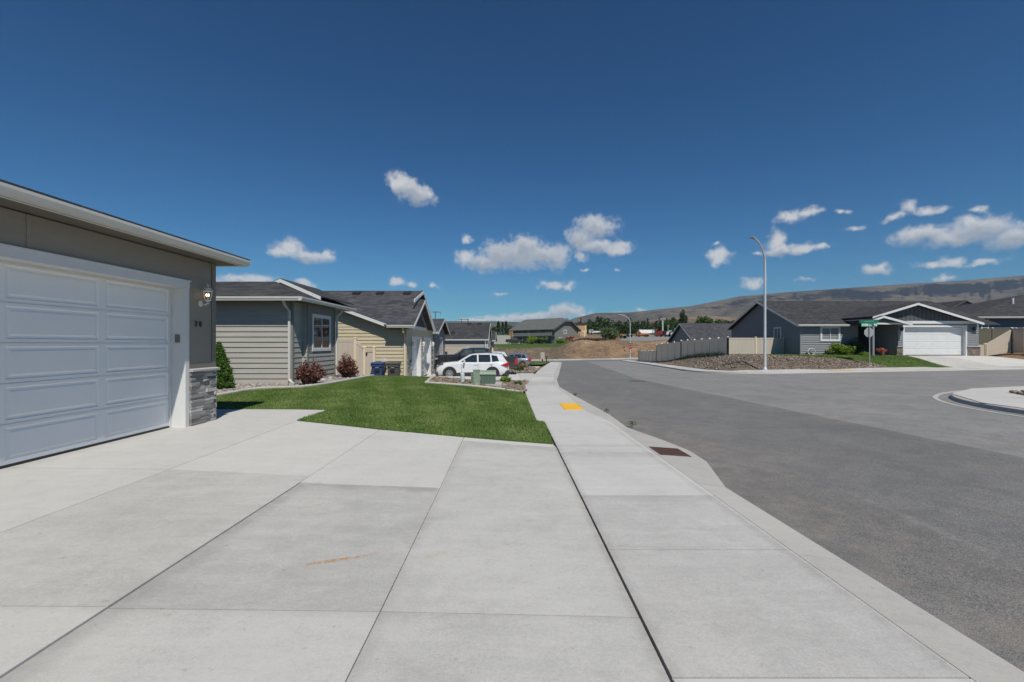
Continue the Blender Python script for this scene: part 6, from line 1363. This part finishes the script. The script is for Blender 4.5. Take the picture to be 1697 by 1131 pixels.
# ================================================================== LODGE AND FAR BUILDINGS
def lodge():
    cx, cy, z0 = 16.0, 165.0, h(16, 165); a = R(45)
    L, W = 21.0, 14.2; zb_, ze, zr = z0-.5, 7.0, 11.3
    A = (cx-math.cos(a)*L, cy+math.sin(a)*L); B = (cx, cy); C_ = (cx+math.cos(a)*W, cy+math.sin(a)*W); D = (A[0]+C_[0]-B[0], A[1]+C_[1]-B[1])
    t = thing('lodge', (cx, cy, z0), 'two storey grey lodge with a long balcony up on the grassy bank', 'house')
    fl = frame(A, B); fg = frame(B, C_)
    m = MB(); 
    lap(m, fg, 0, W, zb_, ze, .5, .03); lap(m, fg, 0, W, ze, zr-.2, .5, .03, rng=lambda z: ((z-ze)/(zr-ze)*W/2, W-(z-ze)/(zr-ze)*W/2))
    lap(m, fl, 0, L, zb_, ze, .5, .03)
    m.prism([(*A, zb_), (*B, zb_), (*C_, zb_), (*D, zb_)], (0, 0, ze-zb_-.05)); m.build('wall', olive_g, t, recalc=False)
    def wp(s, o, z): return fg(s, -o, z)     # o runs back along the length
    m = MB(); ov = .9; cut = 2.0; kz_ = (zr-ze)/(W/2)
    zc = zr-cut*kz_
    P_ = lambda s, o, z: fg(s, -o, z)
    el = ze-ov*kz_
    m.prism([P_(-ov-.85, L+ov, 6.75), P_(-ov-.85, -ov, 6.75), P_(W/2-cut, -ov, zc), P_(W/2, cut*1.0, zr), P_(W/2, L-.5, zr), P_(W/2-.5, L+ov, zr-.3)], (0, 0, -.25))
    m.prism([P_(W+ov, -ov, el), P_(W+ov, L+ov, el), P_(W/2, L-.5, zr), P_(W/2, cut, zr), P_(W/2+cut, -ov, zc)], (0, 0, -.25))
    m.prism([P_(W/2-cut, -ov, zc), P_(W/2+cut, -ov, zc), P_(W/2, cut, zr)], (0, 0, -.2)); m.build('roof', roof_g, t)
    m = MB(); m.bar(P_(-ov-.85, -ov-.06, 6.78), P_(W/2-cut, -ov-.06, zc+.02), .12, .55); m.bar(P_(W+ov, -ov-.06, el+.02), P_(W/2+cut, -ov-.06, zc+.02), .12, .55); m.bar(P_(W/2-cut, -ov-.07, zc+.01), P_(W/2+cut, -ov-.07, zc+.01), .12, .5); build_each(m, 'rake_board', batten_d, t)
    m = MB(); m.box(.5, L+.2, 0, 1.7, 4.15, 4.4, fl)
    for s in np.linspace(.6, L, 8): m.box(s-.08, s+.08, 1.5, 1.66, zb_, 6.2, fl)
    bal = m.build('balcony', batten_d, t)
    m = MB(); m.box(.5, L+.2, 1.62, 1.70, 5.35, 5.5, fl); m.box(.5, L+.2, 1.62, 1.70, 4.5, 4.6, fl)
    for s in np.arange(.6, L, .35): m.box(s, s+.10, 1.63, 1.69, 4.6, 5.35, fl)
    m.build('railing', deck_m, bal)
    m = MB(); m.box(-.4, 1.4, 1.72, 2.05, 4.2, 6.45, fl); m.build('wood_panel', orange_w, t)
    for s, z, w, hh in ((5.2, 1.1, 1.8, 1.6), (8, 3.4+1.1, 1, 2.0), (11, 1, 1.6, 1.6), (12.4, 4.7, 1.6, 1.4), (16.5, 1, 1.2, 1.5), (18, 4.5, 1.4, 1.9)): window(t, fl, s, s+w, z0+z-1.7+1.7*(z < 3) - (0 if z < 3 else 0)+(0 if z < 3 else 0) if z < 3 else z, z0+z+hh if z < 3 else z+hh, None, .12, white_p, 1, .08)
    for s, z, w, hh in ((5.2, 5.2, 1.9, 1.5), (2.4, 2.0, 1.7, 1.9), (9.6, 2.1, 2.2, 1.3)): window(t, fg, s, s+w, z, z+hh, None, .16, white_p, 1, .08)
    m = MB(); m.box(6.3, 7.4, .02, .10, zb_, 3.9, fg); m.build('door', paint('lodge_red_door', (.12, .03, .025), .5, .1), t)
    m = MB(); m.box(10.5, 13.6, .3, 3.0, zb_, 2.6, fg); m.build('deck', paint('red_deck', (.26, .09, .05), .7, .1), t)
lodge()
t = thing('tan_building', (32, 200, 3), 'tan stucco building with an outside stair just behind the lodge', 'building')
m = MB(); m.box(27.6, 33.3, 200, 214, 2, 10.3); m.build('wall', tan_w, t); m = MB(); m.box(27, 33.8, 199.4, 214.5, 10.3, 10.6); m.build('roof', roof_b, t)
m = MB(); m.box(32.6, 33.35, 199.9, 199.99, 4, 10.0); m.build('downspout', sand_pad, t)
m = MB(); m.prism([(27.7, 198.6, 2.5), (30.8, 198.6, 7.3), (30.8, 198.6, 6.7), (28.2, 198.6, 2.5)], (0, 1.3, 0)); m.build('stair', orange_w, t)
t = thing('white_post', (28.0, 172, 3), 'white T shaped clothes line post beside the tan building', 'post')
m = MB(); m.box(27.75, 28.0, 172, 172.2, 1.5, 6.1); m.box(26.8, 28.9, 172, 172.2, 6.1, 6.4); m.build('post', white_p, t)
t = thing('white_shed', (64, 215, 6), 'long low shed with a white metal roof before the dark trees', 'shed')
m = MB(); m.box(62, 68.5, 215, 222, 4.5, 6.6); m.build('wall', paint('shed_wall', (.35, .33, .3), .7, .1), t)
m = MB(); m.prism([(61.6, 214.5, 6.5), (61.6, 218.5, 8.2), (61.6, 222.5, 6.5)], (7.3, 0, 0)); m.prism([(66.6, 214.4, 6.6), (68.0, 214.4, 8.3), (69.6, 214.4, 6.6)], (0, 4, 0)); m.build('roof', white_p, t)
t = thing('far_house', (-22, 330, 8), 'tiny pale house among the spruces beyond the lodge', 'house')
gable_house(t, -6, 4, 330, 340, 6, 12.4, 14.6, 'x', vinyl_g, roof_b, white=False)
# poles
t = thing('flood_light', (58.5, 175, 4.3), 'tall steel pole with a rack of flood lights over the parked trucks', 'light pole')
m = MB(); m.tube([(58.5, 175, 3.8), (58.5, 175, 10.6)], [.34, .24], 8); m.build('pole', galv, t)
m = MB(); m.box(57.5, 59.7, 174.8, 175.2, 10.5, 10.7)
fl_ = m.build('crossbar', alum, t)
for k in range(3):
    m = MB(); m.box(57.55+.75*k, 58.1+.75*k, 174.6, 175.0, 10.75, 11.4); m.build('lamp_head', alum, t)
t = thing('lamp_post', (60.8, 175, 4.3), 'thin grey lamp post next to the flood light pole', 'light pole')
m = MB(); m.tube([(60.8, 175.6, 3.8), (60.8, 175.6, 8.4)], .09, 6); m.build('pole', galv, t); m = MB(); m.box(60.5, 61.3, 175.5, 175.7, 8.4, 8.6); m.build('lamp_head', alum, t)
t = thing('power_pole', (-41.3, 250, 2), 'dark utility pole with one crossarm rising behind the cream house gable', 'power pole')
m = MB(); m.tube([(-41.3, 250, 2), (-41.3, 250, 19.3)], [.26, .2], 8); m.build('pole', pole_w, t); m = MB(); m.box(-43.2, -38.4, 249.9, 250.1, 18.75, 19.05); m.tube([(-38.7, 250, 18.8), (-38.4, 250, 17.2)], .1, 5); m.build('crossarm', pole_w, t)
t = thing('power_pylon', (-41, 400, 4), 'distant wooden double pole pylon above the grey house roof', 'power pole')
m = MB()
m.tube([(-43.2, 400, 4), (-43.2, 400, 23.6)], .32, 6); m.tube([(-37.4, 400, 4), (-37.4, 400, 23.4)], .32, 6); m.build('pole', pole_w, t); m = MB(); m.box(-46, -36.6, 399.8, 400.2, 22.6, 23.0); m.build('crossarm', pole_w, t)

# ================================================================== PLANTING
def shrub(name, c, r, n, size, mat, seed, label, cat, clumps=26, cr=.34, stems=3, up=0.0, elong=1.6, group=None, fill=.25):
    x, y, z = c; t = thing(name, (x, y, z), label, cat, group)
    p = crown((x, y, z+r[2]*1.02), r, n, seed, clumps, cr, fill); p[:, 2] = np.maximum(p[:, 2], z+.01)
    leaves('crown', p, size, mat, t, seed, up, elong)
    rg = random.Random(seed); m = MB()
    for k in range(stems):
        a = rg.uniform(0, 6.28); q = rg.uniform(.2, .55)
        m.tube([(x, y, z-.05), (x+r[0]*q*.5*math.cos(a), y+r[1]*q*.5*math.sin(a), z+r[2]*.7), (x+r[0]*q*math.cos(a), y+r[1]*q*math.sin(a), z+r[2]*1.3)], [.05*r[2]+.006, .03*r[2]+.004, .008], 5)
    m.build('stems', bark, t)
    return t
def arborvitae(x, y, z, hgt, r, seed):
    t = thing('conical_shrub', (x, y, z), 'bright green conical evergreen at the corner of the greige wall', 'shrub')
    rng = np.random.default_rng(seed); n = 15000
    v = rng.uniform(0, 1, n)**1.5; a = rng.uniform(0, 6.28, n); rad = r*(1-v)**.72*(.86+.13*np.sin(a*5+v*9)+.11*np.sin(a*11-v*17)+.08*np.sin(a*3+v*31))*np.clip(.42+v*7, 0, 1)
    k = rng.uniform(.55, 1.06, n)**.6; p = np.stack([x+rad*k*np.cos(a), y+rad*k*np.sin(a), z+.03+v*hgt], 1)
    p += rng.normal(0, .014, p.shape)
    leaves('crown', p, .030, lf_arb, t, seed, 1.2, 2.2); m = MB(); m.tube([(x, y, z-.1), (x, y, z+hgt*.6)], [.05, .02], 6); m.build('trunk', bark, t)
arborvitae(-8.93, 13.95, h(-8.9, 13.95), 1.40, .46, 3)
def ninebark(x, y, rx, hz, seed, label, up_):
    t = thing('red_shrub', (x, y, h(x, y)), label, 'shrub', 'dark red shrubs by the greige house'); z = h(x, y)
    rng = np.random.default_rng(seed); N = 120; P0 = []; m = MB()
    for k in range(N):     # arching stems that carry the leaves
        a = rng.uniform(0, 6.28); s = rng.uniform(.15, 1)**.6; lean = rx*s; top = hz*(1.05-.55*s**2)*rng.uniform(.6, 1.12)+up_*(s < .45)*rng.uniform(0, .45)
        q = np.linspace(0, 1, 18)[:, None]
        st = np.array([x, y, z])+np.concatenate([lean*np.cos(a)*q**.8, lean*np.sin(a)*q**.8, top*q**(1.0-.25*s)], 1)
        if k % 2 == 0: m.tube([tuple(st[i]) for i in (0, 6, 12, 17)], [.008, .006, .005, .003], 4)
        lv = np.repeat(st[4:], 4, 0)+rng.normal(0, .030, (14*4, 3)); P0.append(lv)
    leaves('crown', np.concatenate(P0), .040, lf_red, t, seed, .6, 1.5); m.build('stems', bark, t)
ninebark(-6.74, 15.35, .50, .80, 12, 'dark red leaved bush under the sliding window', .25); ninebark(-6.62, 18.4, .46, .82, 13, 'dark red leaved bush before the vinyl fence', .55)
# planting before the slate house
shrub('lime_shrub', (27.05, 37.1, .52), (.92, .7, .52), 3000, .085, lf_lime, 21, 'bright lime green rounded bush under the slate house window', 'shrub')
shrub('low_shrub', (28.35, 36.5, .5), (.50, .4, .17), 900, .05, lf_lime, 22, 'low olive mound at the foot of the lime bush', 'shrub', stems=2)
shrub('dark_shrub', (28.5, 37.4, .5), (.55, .45, .72), 1500, .07, lf_dark, 23, 'dark upright bush beside the porch of the slate house', 'shrub')
shrub('silver_shrub', (28.05, 37.55, .5), (.35, .3, .75), 500, .06, lf_blue, 24, 'silvery wispy plant between the lime bush and the porch', 'shrub')
x, y = 29.3, 35.9
t = thing('flower_pot', (x, y, .58), 'flower pot with red blooms on the porch path', 'flower pot')
m = MB(); m.lathe([(.12, 0), (.2, .28), (.21, .3), (.17, .3), (.1, .05)], (x, y, .58), 12); m.build('pot', paint('terracotta', (.22, .1, .06), .8, .1), t); leaves('flowers', crown((x, y, 1.0), (.38, .3, .2), 260, 3), .07, lf_pink, t, 5)
shrub('dry_tuft', (-2.72, 17.25, h(-2.72, 17.25)), (.16, .14, .07), 160, .035, lf_dry, 25, 'small straw coloured tuft in the front corner of the rock bed', 'plant', stems=2)
shrub('dry_tuft', (-2.45, 17.1, h(-2.45, 17.1)), (.12, .1, .05), 110, .03, lf_dry, 26, 'smaller straw tuft just beside the corner tuft of the rock bed', 'plant', stems=2)
for k, (x, y, r, mt, lab) in enumerate(((.35, 20.6, .20, lf_sage, 'pale green weed at the pavement edge of the rock bed'), (-.25, 23.2, .28, lf_lime, 'yellow green tuft behind the dark green cabinet'), (.6, 36.2, .5, lf_mid, 'low green tuft in the rock bed behind the white SUV'), (1.2, 43.5, .5, lf_dry, 'dry ornamental grass near the grey crossover'), (-.8, 35.2, .45, lf_lime, 'yellow green clump beyond the black pickup tailgate'))):
    shrub('ground_plant', (x, y, h(x, y)), (r, r*.9, r*.55), int(420+r*500), .05+.04*r, mt, 40+k, lab, 'plant', stems=2)
for k, (x, y, s) in enumerate(((2.36, 16.6, .07), (2.52, 11.9, .09), (2.56, 9.6, .10))):
    shrub('kerb_weed', (x, y, float(rz(x, y))+.02), (s, s, s*.6), 90, .018, lf_mid, 60+k, ('tiny green weed in the kerb crack far along', 'small weed in the kerb crack beside the yellow pad', 'weed at the kerb bend above the storm drain', 'faint weed in the kerb crack below the storm drain')[k], 'weed', stems=1)
rg = random.Random(8)
rng = np.random.default_rng(12); pts = []
for k in range(26):
    q = k/25; p = np.array([19.0-.2*rng.uniform(0, 1), 41+q*9.5, float(H(18.9, 41+q*9.5))]); pts.append(p+rng.normal(0, 1, (50, 3))*np.array([.12, .3, .14])+np.array([0, 0, .1]))
o = leaves('fence_weeds', np.concatenate(pts), .08, lf_dark, None, 6); props(o, 'dark weeds along the foot of the street fence', 'weeds', kind='stuff')
# trees
def tree(name, px, Y, top, r, zb_, n, size, mat, seed, label, trunk=.25, clumps=30, cr=.34, group=None, base=.18):
    x = (px-846)/754*Y; zt = 1.5+(570-top)/754*Y; z0 = zb_ if zb_ is not None else h(x, Y); hh = zt-z0
    t = thing(name, (x, Y, z0), label, 'tree', group)
    rz_ = hh*(1-base)/2; cz = zt-rz_
    leaves('crown', crown((x, Y, cz), (r, r, rz_), n, seed, clumps, cr), size, mat, t, seed)
    m = MB(); m.tube([(x, Y, z0-.3), (x+.1, Y, z0+hh*.3), (x, Y, cz+rz_*.4)], [trunk, trunk*.75, trunk*.2], 7)
    rg = random.Random(seed)
    for k in range(5):
        a = rg.uniform(0, 6.28); m.tube([(x, Y, z0+hh*(.25+.08*k)), (x+r*.6*math.cos(a), Y+r*.6*math.sin(a), z0+hh*(.45+.08*k))], [trunk*.4, trunk*.1], 5)
    m.build('trunk', bark, t)
def spruce(px, Y, top, r, n, size, mat, seed, label, name='spruce_tree'):
    x = (px-846)/754*Y; zt = 1.5+(570-top)/754*Y; z0 = h(x, Y); hh = zt-z0
    t = thing(name, (x, Y, z0), label, 'tree'); rng = np.random.default_rng(seed)
    v = rng.uniform(0, 1, n)**1.4; a = rng.uniform(0, 6.28, n); tier = .72+.28*np.abs(np.sin(v*hh*1.6+a*.5)); rad = r*(1-v)**.85*tier*np.sqrt(rng.uniform(.2, 1, n))
    leaves('crown', np.stack([x+rad*np.cos(a), Y+rad*np.sin(a), z0+hh*(.06+.94*v)], 1), size, mat, t, seed); m = MB(); m.tube([(x, Y, z0-.3), (x, Y, z0+hh*.8)], [.25, .05], 6); m.build('trunk', bark, t)
spruce(826, 200, 533.5, 2.2, 1500, .6, lf_dark, 1, 'dark pointed spruce, leftmost of the group beside the lodge')
spruce(833, 205, 534.5, 1.7, 1200, .6, lf_dark, 2, 'dark slim spruce in the middle of the group beside the lodge')
spruce(838.5, 205, 533.5, 1.7, 1200, .6, lf_dark, 3, 'dark slim spruce closest to the lodge balcony')
spruce(832, 190, 544, 3.6, 1500, .55, lf_blue, 4, 'low broad blue spruce before the dark spruces', 'blue_spruce')
tree('leafy_tree', 844, 215, 538, 3.0, None, 900, .6, lf_blue, 5, 'greyish leafy tree touching the lodge roof edge', .2)
shrub('lawn_bush', ((881-846)/754*158, 158, h(7, 158)), (2.1, 1.6, 1.5), 1400, .30, lf_lime, 31, 'bright green round bush under the lodge balcony', 'shrub')
shrub('lawn_bush', ((898-846)/754*158, 158, h(11, 158)), (2.0, 1.6, 1.4), 1300, .30, lf_sage, 32, 'olive round bush near the lodge corner', 'shrub')
shrub('lawn_bush', ((928-846)/754*152, 152, h(16, 152)), (1.9, 1.4, .8), 900, .28, lf_lime, 33, 'low yellow green bush below the lodge gable', 'shrub')
shrub('lawn_bush', ((946-846)/754*160, 160, h(21, 160)), (1.2, 1.2, .8), 500, .28, lf_pink, 34, 'reddish bush by the lodge deck', 'shrub')
x = (1010-846)/754*140
shrub('willow_bush', (x, 140, h(x, 140)+.2), (3.4, 2.6, 1.75), 5200, .26, lf_sage, 35, 'large round sage green bush on the edge of the dirt bank', 'shrub', clumps=40)
tree('poplar_tree', 1132, 230, 515, 2.1, None, 2600, .55, lf_pop, 41, 'tall narrow dark poplar above the fenced house roof', .35, 36, .3, base=.06)
tree('green_tree', 1168, 150, 523.5, 2.9, None, 2200, .42, lf_mid, 42, 'round bright green tree behind the dark roofed fenced house', .25)
for k, (px, tp, Y, r) in enumerate(((1102, 533, 235, 3.4), (1112, 529, 240, 4.2), (1122, 533, 238, 3.6))):
    tree('green_tree', px, Y, tp, r, None, 1700, .55, lf_mid, 43+k, ('green tree just left of the flood light pole top', 'largest green tree behind the thin lamp post', 'green tree touching the narrow poplar')[k], .3)
for k, (px, tp, Y) in enumerate(((1190, 529, 165), (1201, 529, 168), (1209, 531, 170))):
    tree('leafy_tree', px, Y, tp, 2.2, None, 900, .45, lf_pop, 50+k, ('small olive tree right of the round green tree', 'middle olive tree over the fenced house ridge', 'olive tree closest to the slate house gable')[k], .2)
# far belt of dark trees: one mass
rng = np.random.default_rng(77); pts = []; sizes = []
for k in range(150):
    px = rng.uniform(958, 1128); Y = rng.uniform(285, 345); x = (px-846)/754*Y; z0 = float(H(x, Y)); tall = rng.uniform(5, 9) if rng.uniform() < .85 else rng.uniform(8.5, 11.5); r = rng.uniform(1.4, 3.4)
    n = 150; con = rng.uniform() < .2; v = rng.uniform(0, 1, n); a = rng.uniform(0, 6.28, n); rad = r*((1-v)**.8 if con else np.sqrt(np.clip(1-(2*v-1)**2, 0, 1)))*np.sqrt(rng.uniform(.3, 1, n))
    pts.append(np.stack([x+rad*np.cos(a), Y+rad*np.sin(a), z0+v*tall], 1))
o = leaves('wood', np.concatenate(pts), .85, lf_dark, None, 78); props(o, 'belt of dark green trees across the valley behind the white shed', 'wood', kind='stuff')
rng = np.random.default_rng(79); pts = []
for k in range(260):
    px = rng.uniform(560, 1260); Y = rng.uniform(420, 1000); x = (px-846)/754*Y; z0 = float(H(x, Y)); tall = rng.uniform(3, 8); r = rng.uniform(1.5, 4)
    n = 50; v = rng.uniform(0, 1, n); a = rng.uniform(0, 6.28, n); rad = r*np.sqrt(np.clip(1-(2*v-1)**2, 0, 1))*np.sqrt(rng.uniform(.3, 1, n)); pts.append(np.stack([x+rad*np.cos(a), Y+rad*np.sin(a), z0+v*tall], 1))
o = leaves('far_wood', np.concatenate(pts), 1.7, lf_dark, None, 80); props(o, 'scattered far off trees on the valley floor below the hills', 'wood', kind='stuff')
rng = np.random.default_rng(61); y = rng.uniform(127, 140, 2600); u = rng.uniform(.135, .215, 2600); x = u*y
k = (rng.uniform(0, 1, 2600) < .5+.5*np.sin(x*1.3+y*.7)); x, y = x[k], y[k]
o = leaves('bank_scrub', np.stack([x, y, H(x, y)+rng.uniform(.05, .45, len(x))], 1), .30, leafmat('scrub_leaf', (.035, .038, .02), (.075, .07, .04), (.13, .115, .07), .2), None, 62); props(o, 'low dark scrub along the top of the dirt bank', 'scrub', kind='stuff')
# loose stones and tufts on the dirt bank
bankp = [(-30, 99), (34, 99), (34, 124), (-30, 124)]
rocks('bank_stone', bankp, 700, H, .10, rock_br, 'loose stones scattered over the dirt bank', 15, 'stones')
rng = np.random.default_rng(90); x, y = scatter([(-30, 98), (34, 98), (34, 128), (-30, 128)], 9000, rng); k = rng.uniform(0, 1, len(x)) < np.where(x/y < .12, .95, .12); x, y = x[k], y[k]
o = leaves('dry_weeds', np.stack([x, y, H(x, y)+.15], 1)+rng.normal(0, .1, (len(x), 3)), .16, leafmat('dry_weed_leaf', (.14, .115, .07), (.20, .165, .105), (.28, .23, .15), .2), None, 91); props(o, 'dry weeds over the slope beyond the cross street', 'weeds', kind='stuff')

# ================================================================== AIR
m = bpy.data.materials.new('air'); m.use_nodes = True; t = NT(m.node_tree); t.n.clear()
o_ = t.node('ShaderNodeOutputMaterial'); pv = t.node('ShaderNodeVolumePrincipled'); pv.inputs['Color'].default_value = (.58, .76, 1.0, 1); pv.inputs['Density'].default_value = HAZE; pv.inputs['Anisotropy'].default_value = 0.0
t.l.new(pv.outputs[0], o_.inputs['Volume'])
mb = MB(); mb.box(-20000, 20000, -3200, 9500, -60, 1000); o = mb.build('haze', m); o['kind'] = 'stuff'
